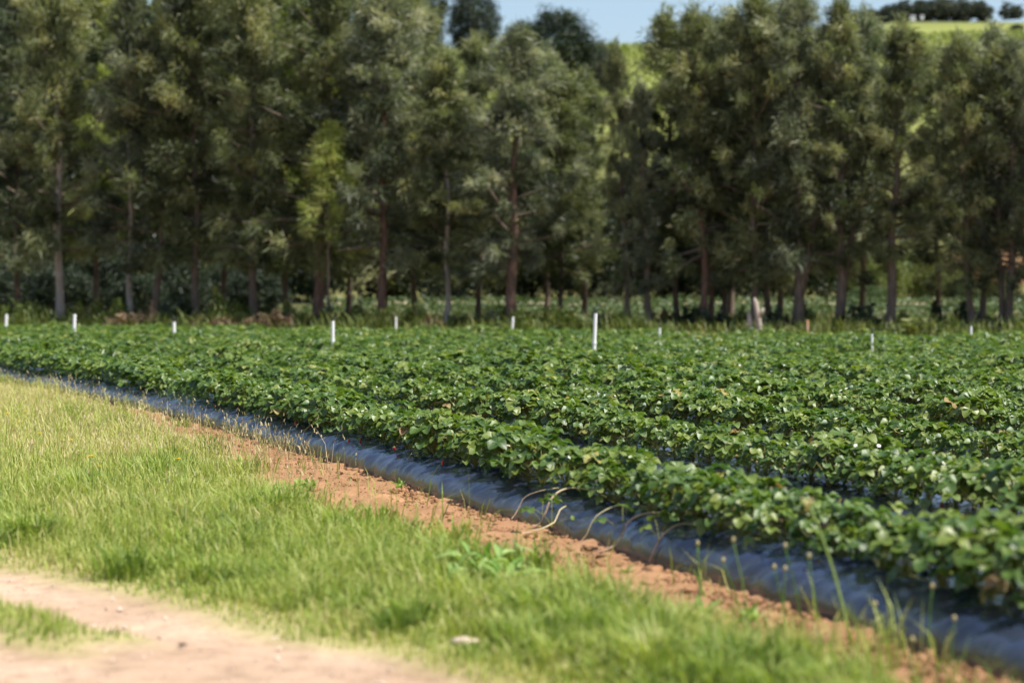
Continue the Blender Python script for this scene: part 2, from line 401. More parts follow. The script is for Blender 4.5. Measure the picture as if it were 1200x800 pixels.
def build_ground():
    xs = np.r_[-1600, -900, -500, -300, -200, -140, -100, -70, -50, -38, -30, -24, -20, -17, -14.5, -12.5, -11, -10, -9.2, -8.5, -8,
               np.arange(-7.6, 3.6, 0.07), 4, 4.5, 5.2, 6, 7, 8.5, 10, 12, 15, 19, 24, 30, 38, 50, 70, 100, 140, 200, 300, 500, 900, 1600]
    ys = [-300, -120, -50, -20, -8, 0, 3, 5]
    y = 6.0
    while y < 40: ys.append(y); y += max(0.045, 0.0062 * y)
    while y < 700: ys.append(y); y += 0.03 * y
    ys += [900, 1300, 2000, 3500]
    ys = np.array(ys)
    X, Y = np.meshgrid(xs, ys)
    X = X.ravel(); Y = Y.ravel()
    Z = ground_z(X, Y)
    n, t = to_nt(X, Y)
    near = np.clip((60 - Y) / 20, 0, 1) * np.clip((12 - np.abs(X)) / 3, 0, 1)
    bare = smooth((n - soil_inner(t) + 0.15 * (fbm(X * 2, Y * 2, 2) - .5)) / 0.12)
    pth = smooth((path_d(X, Y)) / 0.25) * smooth((tuft_d(X, Y) - 0.75) / 0.5)
    rough = fbm(X * 7, Y * 7, 3, 4) - 0.5
    Z = Z + near * (bare * (0.12 * rough + 0.05 * (fbm(X * 2.2, Y * 2.2, 8) - .5) - 0.01) + pth * (0.02 * rough + 0.03 * (fbm(X * .9, Y * .9, 4) - .5) - 0.02))
    # furrow lowered inside beds so that film always covers the soil
    soil = np.array([0.285, 0.160, 0.085]); sand = np.array([0.385, 0.275, 0.192]); under = np.array([0.30, 0.265, 0.12])
    hillc = np.array([0.195, 0.22, 0.062]); far = np.array([0.26, 0.22, 0.11])
    C = under[None] + 0 * X[:, None]
    sm = 0.8 + 0.4 * fbm(X * 1.3, Y * 1.3, 12)
    C = C * (1 - bare[:, None]) + (soil[None] * sm[:, None]) * bare[:, None]
    C = C * (1 - pth[:, None]) + sand[None] * (0.9 + 0.2 * fbm(X * 2, Y * 2, 14))[:, None] * pth[:, None]
    # beyond the field: headland soil, then rough grass, then the green hill
    h = smooth((Y - far_edge(X) - 2.5) / 3)[:, None]
    hl = np.where((X > 4)[:, None], np.array([0.33, 0.22, 0.13])[None], np.array([0.20, 0.15, 0.08])[None])
    C = C * (1 - h) + hl * h
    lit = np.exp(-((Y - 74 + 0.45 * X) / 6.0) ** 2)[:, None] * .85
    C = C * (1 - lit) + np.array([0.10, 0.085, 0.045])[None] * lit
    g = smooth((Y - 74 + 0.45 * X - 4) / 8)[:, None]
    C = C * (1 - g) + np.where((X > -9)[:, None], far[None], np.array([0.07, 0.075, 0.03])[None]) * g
    k = smooth((Y - 108) / 12)[:, None]
    C = C * (1 - k) + np.array([0.13, 0.13, 0.045])[None] * k
    k = smooth((Y - 190) / 40)[:, None]
    C = C * (1 - k) + hillc[None] * (0.75 + 0.5 * fbm(X / 9, Y / 9, 22))[:, None] * k
    k = smooth((Y - 540) / 30)[:, None]
    C = C * (1 - k) + np.array([0.055, 0.062, 0.042])[None] * k
    nx, ny = len(xs), len(ys)
    i = np.arange(ny - 1)[:, None] * nx; j = np.arange(nx - 1)[None]
    q = np.stack([i + j, i + j + 1, i + nx + j + 1, i + nx + j], -1).reshape(-1, 4)
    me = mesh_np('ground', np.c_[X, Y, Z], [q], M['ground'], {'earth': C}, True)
    obj('ground', me, kind='structure')
build_ground()

# ------------------------------------------------------------------ raised beds under film
PROF = np.array([(0, -0.06), (0.012, 0.0), (0.02, 0.05), (0.034, 0.088), (0.06, 0.115), (0.11, 0.137), (0.18, 0.158), (0.25, 0.174), (0.32, 0.182), (0.43, 0.188),
                 (0.56, 0.186), (0.70, 0.18), (0.83, 0.165), (0.93, 0.14), (1.0, 0.105), (1.05, 0.07), (1.09, 0.02), (1.12, -0.06)])
ORD = ['first', 'second', 'third', 'fourth', 'fifth', 'sixth', 'seventh', 'eighth', 'ninth', 'tenth', 'eleventh', 'twelfth', 'thirteenth',
       'fourteenth', 'fifteenth', 'sixteenth', 'seventeenth', 'eighteenth', 'nineteenth', 'twentieth', 'twenty-first', 'twenty-second']
NROW = 19

def bed_top(n_in, t, row):
    """height of the film at n_in inside the bed"""
    return np.interp(n_in, PROF[:, 0], PROF[:, 1])

def build_beds():
    for k in range(NROW):
        n0 = N0 + k * PITCH
        t0, t1 = 4.0, 66.0
        ts = np.arange(t0, t1, 0.02 if k == 0 else (0.05 if k < 3 else 0.35))
        if k == 0: ts = ts[ts < 44]
        x, y = world_nt(n0 + 0.4, ts)
        ok = (y < far_edge(x) + 0.6) & (np.abs(x) < 0.30 * y + 3)
        ts = ts[ok]
        if len(ts) < 4: continue
        pn = np.sort(np.r_[PROF[:, 0], (PROF[1:, 0] + PROF[:-1, 0]) / 2]) if k < 2 else PROF[:, 0]
        prof = np.c_[pn, np.interp(pn, PROF[:, 0], PROF[:, 1])]
        T, Nn = np.meshgrid(ts, prof[:, 0], indexing='ij')
        Zp = np.broadcast_to(prof[:, 1], T.shape).copy()
        wob = 0.07 * (vn(ts * 0.45, ts * 0 + k, 41) - .5) + 0.035 * (vn(ts * 1.9, ts * 0 + k, 42) - .5)
        hgt = 1 + 0.30 * (vn(ts * 0.5, ts * 0 + k, 43) - .5) + 0.12 * (vn(ts * 2.1, ts * 0 + k, 47) - .5)
        side = np.clip(1 - np.abs(Nn - 0.43) / 0.43, 0, 1)
        # wrinkles of the film, running across the bed and slanting along it
        slant = T * 6.5 + Nn * 6 + 1.5 * vn(T * 1.2, Nn * 3, 44)
        wr = np.abs(vn(slant, Nn * 2.5 + k * 3, 45) - .5) * 2
        wr2 = np.abs(vn(slant * 2.3, Nn * 4 + k * 3, 46) - .5) * 2
        amp = np.clip(Zp / 0.1, 0, 1)
        Zp = Zp * hgt[:, None] + amp * (0.030 * (0.5 - wr) + 0.010 * (0.5 - wr2) + 0.02 * (vn(T * 3, Nn * 3 + k * 5, 48) - .5))
        tuck = 0.03 * (vn(T * 5.0, Nn * 0 + k, 49) - .5) * (Nn < 0.1)
        n = n0 + Nn + wob[:, None] + tuck
        X, Y = world_nt(n, T)
        V = np.stack([X, Y, Zp], -1).reshape(-1, 3)
        m = len(prof); i = np.arange(len(ts) - 1)[:, None] * m; j = np.arange(m - 1)[None]
        q = np.stack([i + j + m, i + j + m + 1, i + j + 1, i + j], -1).reshape(-1, 4)[:, ::-1]
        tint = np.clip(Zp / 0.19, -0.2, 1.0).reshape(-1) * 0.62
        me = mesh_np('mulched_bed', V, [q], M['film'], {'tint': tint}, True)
        if k == 0:
            lb = 'raised bed of wrinkled blue-black plastic film along the bare red soil strip'
        elif k == 1:
            lb = 'second raised plastic-covered bed from the grass, film glimpsed between the plants'
        else:
            lb = f'{ORD[k]} raised plastic-covered bed counted from the grass verge'
        obj('mulched_bed', me, label=lb, cat='planting bed', group='plastic-covered strawberry beds')
build_beds()

# ------------------------------------------------------------------ strawberry leaves and plants
def leaflet(L, W, ns=6, nc=5, fold=0.35, curl=0.25, teeth=True):
    """a leaflet pointing +X from the origin"""
    s = np.linspace(0, 1, ns); c = np.linspace(-1, 1, nc)
    w = W * 0.5 * np.sin(np.pi * np.clip(s * 0.93 + 0.05, 0, 1) ** 0.85) ** 0.75
    if ns == 2: w = W * np.array([.38, .40])
    S, C = np.meshgrid(s, c, indexing='ij')
    Wd = np.broadcast_to(w[:, None], S.shape).copy()
    if teeth:
        e = np.abs(C) > 0.9
        Wd = Wd * np.where(e & (np.arange(ns) % 2 == 1)[:, None], 1.12, 1.0)
    X = S * L + 0.06 * L * np.abs(C) * (1 - S)
    Y = C * Wd
    Z = fold * np.abs(Y) - curl * L * S ** 2 * 0.9 + 0.05 * L * np.sin(S * 6) * np.abs(C)
    V = np.stack([X, Y, Z], -1).reshape(-1, 3)
    i = np.arange(ns - 1)[:, None] * nc; j = np.arange(nc - 1)[None]
    q = np.stack([i + j, i + j + nc, i + j + nc + 1, i + j + 1], -1).reshape(-1, 4)
    return V, q

def rot_zyx(V, ry, rz):
    c, s = math.cos(ry), math.sin(ry)
    V = np.stack([V[:, 0] * c + V[:, 2] * s, V[:, 1], -V[:, 0] * s + V[:, 2] * c], -1)
    c, s = math.cos(rz), math.sin(rz)
    return np.stack([V[:, 0] * c - V[:, 1] * s, V[:, 0] * s + V[:, 1] * c, V[:, 2]], -1)

def trifoliate(reach, height, size, pitch, roll, lod=0, r=random):
    """petiole from the crown out to (reach,0,height), then three leaflets"""
    mb = MB()
    tip = np.array([reach, 0, height])
    if lod == 0:
        s = np.linspace(0, 1, 5)[:, None]
        pts = np.c_[reach * s ** 1.3, 0 * s, height * (1 - (1 - s) ** 1.6)]
        tube(mb, pts, np.linspace(0.0028, 0.0018, 5), k=4, tint=0.85, cap=False)
    for az, sc in ((0, 1.08), (1.45 + r.uniform(-.2, .2), 0.95), (-1.45 + r.uniform(-.2, .2), 0.95)):
        L = size * sc * r.uniform(0.92, 1.08)
        W = L * r.uniform(0.86, 1.0)
        ns, nc = ((7, 5) if lod == 0 else ((3, 3) if lod == 1 else (2, 3)))
        V, q = leaflet(L, W, ns, nc, r.uniform(.15, .45), r.uniform(.1, .4), lod == 0)
        V = rot_zyx(V, r.uniform(-.12, .2), az)
        c, s_ = math.cos(roll), math.sin(roll)
        V = np.stack([V[:, 0], V[:, 1] * c - V[:, 2] * s_, V[:, 1] * s_ + V[:, 2] * c], -1)
        V = rot_zyx(V, pitch, 0) + tip
        tv = 0.20 + 0.10 * (np.tile(np.linspace(-1, 1, nc), ns) ** 2) + r.uniform(-.06, .06)
        mb.add(V, q, None, tv)
    return mb

LEAFSPEC = []
for k in range(18):
    u = (k + 0.5) / 18                        # 0 = upright middle leaf, 1 = low outer leaf
    reach = 0.03 + 0.185 * u ** 0.8 + random.uniform(-.02, .02)
    height = 0.245 - 0.165 * u ** 1.8 + random.uniform(-.035, .025)
    size = random.uniform(0.055, 0.075) * (0.9 if u > .8 else 1.0)
    pitch = -0.15 + 0.55 * u + random.uniform(-.28, .28)
    LEAFSPEC.append((reach, height, size, pitch, random.uniform(-.45, .45)))
LEAF0 = [trifoliate(*s, lod=0) for s in LEAFSPEC]
LEAFMESH = [mb.mesh('leaf', M['berryleaf'], True) for mb in LEAF0]
LEAF1 = [trifoliate(*s, lod=1).arrays() for s in LEAFSPEC]
LEAF2 = [trifoliate(*s, lod=2).arrays() for s in LEAFSPEC]

def plant_layout(nl, r):
    """list of (leaf kind, rz, scale, tilt)"""
    out = []
    ids = [int((i + r.random()) / nl * 18) % 18 for i in range(nl)]
    for i, li in enumerate(ids):
        out.append((li, i * 2.39996 + r.uniform(-.5, .5), r.uniform(.86, 1.16), r.uniform(-.12, .12)))
    return out

# flower and berry meshes, origin at the plant crown after placing
def flower_mesh():
    mb = MB()
    for k in range(5):
        V, q = leaflet(0.013, 0.013, 3, 3, 0.2, -0.1, False)
        mb.add(rot_zyx(V, 0, k * 2 * math.pi / 5), q)
    return mb.mesh('flower', M['petal'], True)
def dome(mb, r, h, rings=4, k=8, taper=0.0, zs=1, tint=.5):
    pts = []; rad = []
    for i in range(rings + 1):
        u = i / rings
        pts.append((0, 0, zs * h * u)); rad.append(max(r * math.sin(math.pi * (0.12 + 0.86 * u)) ** 0.6 * (1 - taper * u), 0.0006))
    tube(mb, pts, rad, k=k, tint=tint)
def eye_mesh():
    mb = MB(); dome(mb, 0.004, 0.005, 3, 6); return mb.mesh('flower_eye', M['yolk'], True)
def berry_mesh():
    mb = MB(); dome(mb, 0.0155, 0.034, 6, 10, 0.45, -1); return mb.mesh('berry', M['berry'], True)
def calyx_mesh():
    mb = MB()
    for k in range(6):
        V, q = leaflet(0.013, 0.006, 3, 3, 0.1, 0.3, False)
        mb.add(rot_zyx(V, -0.1, k * math.pi / 3) + np.array([0, 0, 0.001]), q, None, 0.8)
    return mb.mesh('calyx', M['berryleaf'], True)
FLOWER, EYE, BERRY, CALYX = flower_mesh(), eye_mesh(), berry_mesh(), calyx_mesh()

def plant_positions():
    P = []
    r = random.Random(11)
    for k in range(NROW):
        for line, off in ((0, 0.33), (1, 0.57)):
            t = 5.0 + line * 0.17
            while t < 66:
                tt = t + r.uniform(-.05, .05); n = N0 + k * PITCH + off + r.uniform(-.045, .045)
                x, y = world_nt(n, tt)
                x = float(x); y = float(y)
                px = 600 + F * x / y
                if y < far_edge(x) and -170 < px < 1400 and not (k == 0 and t > 43):
                    big = r.uniform(.82, 1.16) * (0.82 + 0.42 * float(vn(tt * .8, k * 7.3, 91)))
                    if r.random() < 0.03: big *= 0.6
                    vis = -8 < px < 1208
                    P.append((x, y, k, line, tt, big, r.uniform(0, 6.283), vis))
                t += 0.315
    return P
PL = plant_positions()
PL.sort(key=lambda p: (not p[7], p[1]))      # in view and nearest first: along a row that is from the right end
NIND = 300; NFULL = 300
VARI = []
for v in range(14):
    r = random.Random(100 + v)
    VARI.append(plant_layout(r.randint(28, 33), r))
ROWSAY = {0: 'on the near side of the first bed, by the bare soil', 1: 'second', 2: 'third', 3: 'fourth', 4: 'fifth', 5: 'sixth'}
TENS = ['', '', 'twenty', 'thirty', 'forty', 'fifty', 'sixty', 'seventy']
def ordinal(n):
    if n <= 20: return ORD[n - 1]
    if n % 10 == 0: return TENS[n // 10][:-1] + 'ieth'
    return TENS[n // 10] + '-' + ORD[n % 10 - 1]
SEEN = {}
def plant_label(k, line):
    SEEN[(k, line)] = SEEN.get((k, line), 0) + 1
    return f"strawberry plant, {ordinal(SEEN[(k, line)])} from the right in the {'front' if line == 0 else 'back'} line of the {ORD[k]} bed"
fr = random.Random(5)
for i, (x, y, k, line, t, big, rz, vis) in enumerate(PL[:NIND]):
    zb = float(bed_top(0.33 if line == 0 else 0.57, t, k)) - 0.012
    root = obj('strawberry_plant', None, loc=(x, y, zb), rz=rz, label=plant_label(k, line), cat='strawberry plant', group=f'strawberry plants in the {ORD[k]} row')
    root.empty_display_size = 0.05
    root.scale = (big * .89, big * .89, big * 1.08)
    for (li, a, sc, tl) in VARI[i % 14]:
        o = bpy.data.objects.new('leaf', LEAFMESH[li]); o.parent = root
        o.rotation_euler = (0, tl, a); o.scale = (sc, sc, sc)
        col.objects.link(o)
        if fr.random() < .014:
            o.material_slots[0].link = 'OBJECT'; o.material_slots[0].material = M['yellowleaf']
    nf = fr.choice([0, 0, 1, 1, 2, 3])
    for q in range(nf):
        a = fr.uniform(0, 6.28); rr = fr.uniform(.10, .23)
        fo = obj('flower', FLOWER, root, (rr * math.cos(a), rr * math.sin(a), fr.uniform(.15, .26)))
        fo.rotation_euler = (fr.uniform(-.6, .6), fr.uniform(-.6, .6), 0); s_ = fr.uniform(.8, 1.15); fo.scale = (s_,) * 3
        obj('flower_eye', EYE, fo, (0, 0, 0.001))
    nb = 0
    if k == 0 and line == 0: nb = 1 if fr.random() < (.2 if x < .4 else .05) else 0
    elif fr.random() < .03: nb = 1
    for q in range(nb):
        # berries hang on the near, sunlit outside of the plant, towards the film
        wa = math.pi + R(18) + fr.uniform(-.7, .7) - rz
        rr = fr.uniform(.19, .26)
        bo = obj('berry', BERRY, root, (rr * math.cos(wa), rr * math.sin(wa), fr.uniform(.028, .06)))
        bo.rotation_euler = (fr.uniform(-.5, .5), fr.uniform(-.5, .5), 0)
        s_ = fr.uniform(.8, 1.2); bo.scale = (s_,) * 3
        obj('calyx', CALYX, bo, (0, 0, 0.001))

def build_rest():
    rest = PL[NIND:]
    lay = [[] for _ in range(36)]           # per leaf kind: placements
    r = random.Random(77)
    for i, (x, y, k, line, t, big, rz, vis) in enumerate(rest):
        zb = float(bed_top(0.33 if line == 0 else 0.57, t, k)) - 0.012
        v = VARI[i % 14]
        step = 1 if y < 24 else (1.5 if y < 36 else 2.3)
        m = 0.0
        for (li, a, sc, tl) in v:
            m += 1
            if m >= step:
                m -= step
                lay[li + (18 if y > 26 else 0)].append((x, y, zb, rz + a, big * sc * (1 if step == 1 else 1.16), tl, max(0, r.gauss(.22, .17))))
    mb = MB()
    for li in range(36):
        A = np.array(lay[li])
        V, q, t, a = (LEAF1 + LEAF2)[li]
        V = V * np.array([.89, .89, 1.08])
        W, qq, tt, aa = inst(V, q, t if len(t) else np.zeros((0, 3), int), A[:, :3], A[:, 3], A[:, 4], A[:, 5], A[:, 6], a)
        mb.add(W, qq, None, aa)
    me = mb.mesh('strawberry_rows', M['berryfield'], True)
    obj('strawberry_rows', me, label='dense rows of strawberry plants receding to the trees', cat='strawberry field', kind='stuff')
    # flowers and berries on the rest, a few
    mb = MB()
    FV, FQ = [], []
    t_ = MB()
    for k in range(5):
        V, q = leaflet(0.014, 0.014, 2, 2, 0.2, -0.1, False)
        t_.add(rot_zyx(V, 0, k * 2 * math.pi / 5), q)
    V, q, tt, a = t_.arrays()
    idx = [p for p in rest if p[1] < 34]
    rp = np.array([(p[0] + r.uniform(-.2, .2), p[1] + r.uniform(-.2, .2), 0.19 + r.uniform(.17, .27)) for p in idx if r.random() < .6])
    W, qq, _, aa = inst(V, q, np.zeros((0, 3), int), rp, rng.random(len(rp)) * 6, np.ones(len(rp)), rng.uniform(-.6, .6, len(rp)))
    mb.add(W, qq, None, aa)
    obj('strawberry_flowers', mb.mesh('strawberry_flowers', M['petal']), label='tiny white strawberry flowers scattered over the farther rows', cat='flowers', kind='stuff')
    return len(rest)
NREST = build_rest()

# ------------------------------------------------------------------ sprinkler risers
def riser(px, ytop, ycan, w, label, head=True, lean=0.0, wooden=False):
    Y = (CH - 0.44) * F / (ycan - HY)
    p = at(px, ytop, Y)
    H = p.z
    root = obj('marker_stake' if wooden else 'sprinkler_riser', None, loc=(p.x, Y, 0), label=label, cat='stake' if wooden else 'sprinkler post',
               group=None if wooden else 'white sprinkler risers in the strawberry field')
    root.rotation_euler = (0, lean, 0)
    mb = MB()
    if wooden:
        r_ = w / F * Y * 0.5
        tube(mb, [(0, 0, -0.1), (0, 0, H * .5), (0, 0, H - .02), (0, 0, H)], [r_, r_, r_, r_ * .7], k=4)
        obj('stake_shaft', mb.mesh('stake_shaft', M['stakewood']), root)
        mb = MB(); tube(mb, [(0, 0, H - .07), (0, 0, H - .03)], [r_ * 1.08] * 2, k=4)
        obj('painted_band', mb.mesh('painted_band', M['orange']), root)
        return
    r_ = w / F * Y * 0.42
    tube(mb, [(0, 0, -0.12), (0, 0, H * .33), (0, 0, H * .66), (0, 0, H)], [r_] * 4, k=12)
    obj('pipe', mb.mesh('pipe', M['pvc'], False), root)
    mb = MB(); tube(mb, [(0, 0, H * .55), (0, 0, H * .55 + .035)], [r_ * 1.22] * 2, k=12)
    obj('coupling', mb.mesh('coupling', M['pvc']), root)
    if head:
        mb = MB(); tube(mb, [(0, 0, H), (0, 0, H + .02), (0, 0, H + .024), (0, 0, H + .05)], [r_ * .95, r_ * .95, r_ * .5, r_ * .45], k=10)
        tube(mb, [(-.035, 0, H + .05), (-.03, 0, H + .085), (.0, 0, H + .10), (.03, 0, H + .085), (.035, 0, H + .05)], [.006] * 5, k=5)
        h = obj('sprinkler_head', mb.mesh('sprinkler_head', M['blackplastic']), root)
        mb = MB(); tube(mb, [(-.01, 0, H + .05), (.02, 0, H + .062), (.075, 0, H + .07)], [.012, .011, .008], k=6)
        obj('nozzle_arm', mb.mesh('nozzle_arm', M['blackplastic']), h)

riser(695, 367, 415, 5.2, 'tallest white sprinkler riser, with dark sprinkler head, right of the picture centre', True, 0.035)
riser(390, 376, 404, 4.6, 'white sprinkler riser with dark tip, fourth from the left edge', True, 0.0)
riser(86, 368, 392, 4.6, 'plain white sprinkler riser, second from the left edge, below the left trees', False, 0.03)
riser(204, 377, 392, 4.2, 'short white sprinkler riser with dark tip, third from the left edge', True)
riser(6, 368, 383, 4.0, 'white sprinkler riser at the very left edge of the picture', False, 0.05)
riser(464, 371, 384, 2.6, 'thin small white riser at the field end, by the reddish tree trunk', False)
riser(599, 371, 388, 3.4, 'leaning white riser in front of the thick dark trunk at the centre', False, 0.06)
riser(773, 384, 394, 3.0, 'short white riser with dark tip just right of the tallest riser', True)
riser(1022, 391, 407, 3.0, 'white riser with dark tip standing among plants at the right, nearer than its neighbour', True)
riser(1138, 382, 396, 3.2, 'rightmost white riser at the field end', False)
riser(946, 375, 390, 4.0, 'brown wooden stake with orange band at the far end of the field', wooden=True)

# ------------------------------------------------------------------ trees
def strands(P, D, L, W, droop, tint):
    """drooping needle sprays. all arrays per strand"""
    n = len(P)
    side = np.cross(D, rng.normal(size=(n, 3))); side /= np.linalg.norm(side, axis=1)[:, None] + 1e-9
    w = (W * 0.5)[:, None] * side
    dn = np.array([0, 0, -1.0])
    mid = P + D * (L * 0.5)[:, None] + dn * (L * 0.12 * droop)[:, None]
    tip = P + D * (L * 0.85)[:, None] + dn * (L * 0.55 * droop)[:, None]
    V = np.stack([P - w * .7, P + w * .7, mid + w, mid - w, tip], 1).reshape(-1, 3)
    o = np.arange(n)[:, None] * 5
    q = o + np.array([0, 1, 2, 3]); t = o + np.array([3, 2, 4])
    return V, q, t, np.repeat(tint, 5)

def casuarina(seed, H=11.0, low=0.26, spread=1.75, nbr=58, per=62, yellow=0.0):
    """returns (crown arrays, limb list) for a tree of height H standing at the origin"""
    r = np.random.default_rng(seed)
    limbs = []; Ps = []; Ds = []; Ls = []; Ts = []
    def prof(u):                        # crown radius over 0..1 of the crown height
        return spread * (np.interp(u, [0, .08, .25, .5, .75, .92, 1.0], [.75, .95, 1.05, .92, .64, .32, .06]))
    lump = r.random(9)
    for b in range(nbr):
        u = (b + r.random()) / nbr
        u = u ** 0.9
        z0 = H * (low + (1 - low) * u * 0.94)
        az = b * 2.4 + r.uniform(-.6, .6)
        ln = prof(u) * r.uniform(.55, 1.2) * (0.75 + 0.55 * lump[int((az % 6.283) / 6.283 * 9) % 9])
        up = r.uniform(.1, .9) * (0.5 + .7 * u) - .45 * max(0, .22 - u) / .22
        d = np.array([math.cos(az), math.sin(az), up]); d /= np.linalg.norm(d)
        s = np.linspace(0, 1, 5)[:, None]
        pts = np.array([0, 0, z0]) + d * ln * s + np.array([0, 0, 0.35 * ln]) * (s ** 2) * r.uniform(-.5, .6)
        limbs.append((pts, (0.055 * (1 - u) + .016) * np.linspace(1, .3, 5)))
        bt = r.normal(0, .13)
        nc = 3
        for c in range(nc):
            f = r.uniform(.12, 1.1) ** .8
            p = pts[0] + (pts[-1] - pts[0]) * f + r.normal(0, .10, 3) * (1 + ln * .5)
            m = int(per * r.uniform(.5, 1.5))
            sig = np.array([.135, .135, .12]) * r.uniform(.55, 1.45)
            P = p + r.normal(0, 1, (m, 3)) * sig
            out = d * 0.9 + r.normal(0, .55, (m, 3)); out[:, 2] += .30
            out /= np.linalg.norm(out, axis=1)[:, None]
            Ps.append(P); Ds.append(out); Ls.append(r.uniform(.20, .50, m))
            Ts.append(np.clip(0.42 + bt + r.normal(0, .19) + r.normal(0, .13, m) + 0.22 * max(0, u - .6) + yellow, 0, 1))
    # leader
    m = per * 3
    zz = H * r.uniform(.86, 1.0, m)
    P = np.c_[r.normal(0, .12, m), r.normal(0, .12, m), zz]
    out = r.normal(0, .5, (m, 3)); out[:, 2] += .9; out /= np.linalg.norm(out, axis=1)[:, None]
    Ps.append(P); Ds.append(out); Ls.append(r.uniform(.2, .5, m)); Ts.append(np.clip(.55 + r.normal(0, .15, m), 0, 1))
    P = np.concatenate(Ps); D = np.concatenate(Ds); L = np.concatenate(Ls); T = np.concatenate(Ts)
    W = r.uniform(.018, .034, len(P))
    return strands(P, D, L, W, r.uniform(.0, 1.1, len(P)), T), limbs

CAS = []
for v in range(9):
    lowv = [.20, .18, .23, .17, .21, .19, .25, .18, .20][v]
    spv = [1.75, 1.55, 1.5, 1.9, 1.3, 1.7, 1.45, 1.6, 1.2][v]
    arr, limbs = casuarina(300 + v, low=lowv, spread=spv, nbr=[74, 68, 62, 78, 60, 72, 62, 70, 58][v], per=102)
    CAS.append((arr, limbs))
CASMESH = {}
def set_mat(o, mat):
    o.material_slots[0].link = 'OBJECT'; o.material_slots[0].material = M[mat]
def crown_mesh(v, mat):
    mat = 'olive'
    if (v, mat) not in CASMESH:
        (V, q, t, a), _ = CAS[v]
        CASMESH[(v, mat)] = mesh_np('crown', V, [q, t], M[mat], {'tint': a})
    return CASMESH[(v, mat)]

def win_tree(px, ytop, v, mat, trpx, label, dY=0.0, lean=0.0, bow=0.0, wid=1.0, bark='bark', fork=False, name='windbreak_tree', low_shift=0.0):
    Y = tree_line(px) + dY
    x = (px - 600) / F * Y
    gz = float(ground_z(x, Y))
    H = at(px, ytop, Y).z - gz
    k = H / 11.0
    root = obj(name, None, loc=(x, Y, gz), label=label, cat='tree', group='windbreak trees at the end of the field')
    root.rotation_euler = (0, lean, (px * 1.7) % 6.28 * 0.0)
    r0 = trpx / F * Y * 0.5
    mb = MB()
    s = np.linspace(0, 1, 16)
    bx = bow * np.sin(s * math.pi * 1.0) * np.exp(-s * 2.2) + 0.05 * np.sin(s * 17 + px)
    by = 0.05 * np.sin(s * 13 + px * .3)
    rad = r0 * (1 - s) ** 0.85 + 0.012
    rad *= .8; rad[0] *= 1.4; rad[1] *= 1.08
    pts = np.c_[bx, by, -0.15 + s * (H * 0.97 + .15)]
    tube(mb, pts, rad, k=9, bump=0.14)
    if fork:
        s2 = np.linspace(0, 1, 8)
        f0 = pts[2]
        p2 = np.c_[f0[0] + fork * s2 ** 1.0 * 1.1, f0[1] + .1 * s2, f0[2] + s2 * H * .45]
        tube(mb, p2, r0 * .72 * (1 - s2 * .8), k=8, bump=0.14)
    rzc = (px * 0.37) % 6.283; bo = MB()
    c, s_ = math.cos(rzc), math.sin(rzc)
    for (lp, lr) in CAS[v][1]:
        q = lp * np.array([k * wid, k * wid, k])
        q = np.c_[q[:, 0] * c - q[:, 1] * s_, q[:, 0] * s_ + q[:, 1] * c, q[:, 2]]
        tube(bo, q[::2], (lr * k)[::2], k=3, cap=False)
    obj('trunk', mb.mesh('trunk', M[bark], True), root)
    obj('bough', bo.mesh('bough', M['bark'], True), root)
    cr = obj('crown', crown_mesh(v, mat), root)
    cr.rotation_euler = (0, 0, rzc); cr.scale = (k * wid, k * wid, k); set_mat(cr, mat)
    return root

# px of the trunk at the ground, top row, variant, foliage, trunk width px
win_tree(69, -55, 0, 'olive', 13, 'olive tree with thick greyish lit trunk, leftmost trunk of the windbreak', wid=.92, bark='palebark')
win_tree(153, -20, 2, 'grey', 9, 'tree with straight slender pale trunk near the left edge', bark='palebark', wid=.95)
win_tree(180, -40, 5, 'olive', 11, 'tree whose dark trunk leans right, just right of the pale slender trunk', lean=0.07, bow=.1)
win_tree(228, -45, 6, 'olive', 11, 'tall tree with brown trunk, between the leaning trunk and the hanging spray', bow=.15)
win_tree(297, -40, 1, 'olive', 12, 'tree with brown trunk half hidden by low hanging grey-green spray')
win_tree(370, -50, 3, 'olive', 17, 'tree with thick slanting trunk and yellow-green drooping foliage beside it', lean=0.04, bow=.1, bark='redbark')
win_tree(449, -25, 0, 'grey', 14, 'tree with thick rough reddish-brown upright trunk left of centre', bark='redbark', wid=1.05)
win_tree(521, 55, 4, 'olive', 9, 'short tree with thin wavy pale-brown trunk left of the centre', bow=.25, bark='palebark', wid=1.25)
win_tree(599, 28, 5, 'grey', 17, 'tree with the thickest dark trunk at the picture centre', bark='redbark', lean=0.02, wid=1.05)
win_tree(657, 75, 8, 'olive', 8, 'thin-trunked tree in the low part of the windbreak just right of the centre', dY=3, wid=1.25)
win_tree(738, 48, 7, 'olive', 8, 'slim tree whose dark trunk leans left, right of the tallest sprinkler riser', lean=-0.05, wid=.55)
win_tree(762, 92, 1, 'grey', 11, 'tree with dark leaning trunk, second of three close ones right of centre', lean=-0.05, wid=.75)
win_tree(792, 8, 8, 'olive', 9, 'narrow spire-topped tree right of the hillside gap', lean=-0.025, dY=2, wid=1.0)
win_tree(827, 5, 2, 'olive', 11, 'tree with slanting brown trunk, left one of a close pair with bare lower stems', lean=-0.035, bark='redbark', wid=.9)
win_tree(834, 14, 4, 'grey', 9, 'tree with brown trunk, right one of the close pair of bare stems', lean=-0.02, dY=1.5, bark='redbark')
win_tree(848, 10, 1, 'grey', 9, 'slender upright tree right beside the close pair of bare stems', dY=2)
win_tree(884, -12, 7, 'olive', 10, 'tree with greyish trunk just left of the broken pale stump')
win_tree(899, -5, 3, 'grey', 10, 'tree with dark trunk just right of the broken pale stump', dY=1.5, lean=-.015, wid=.85)
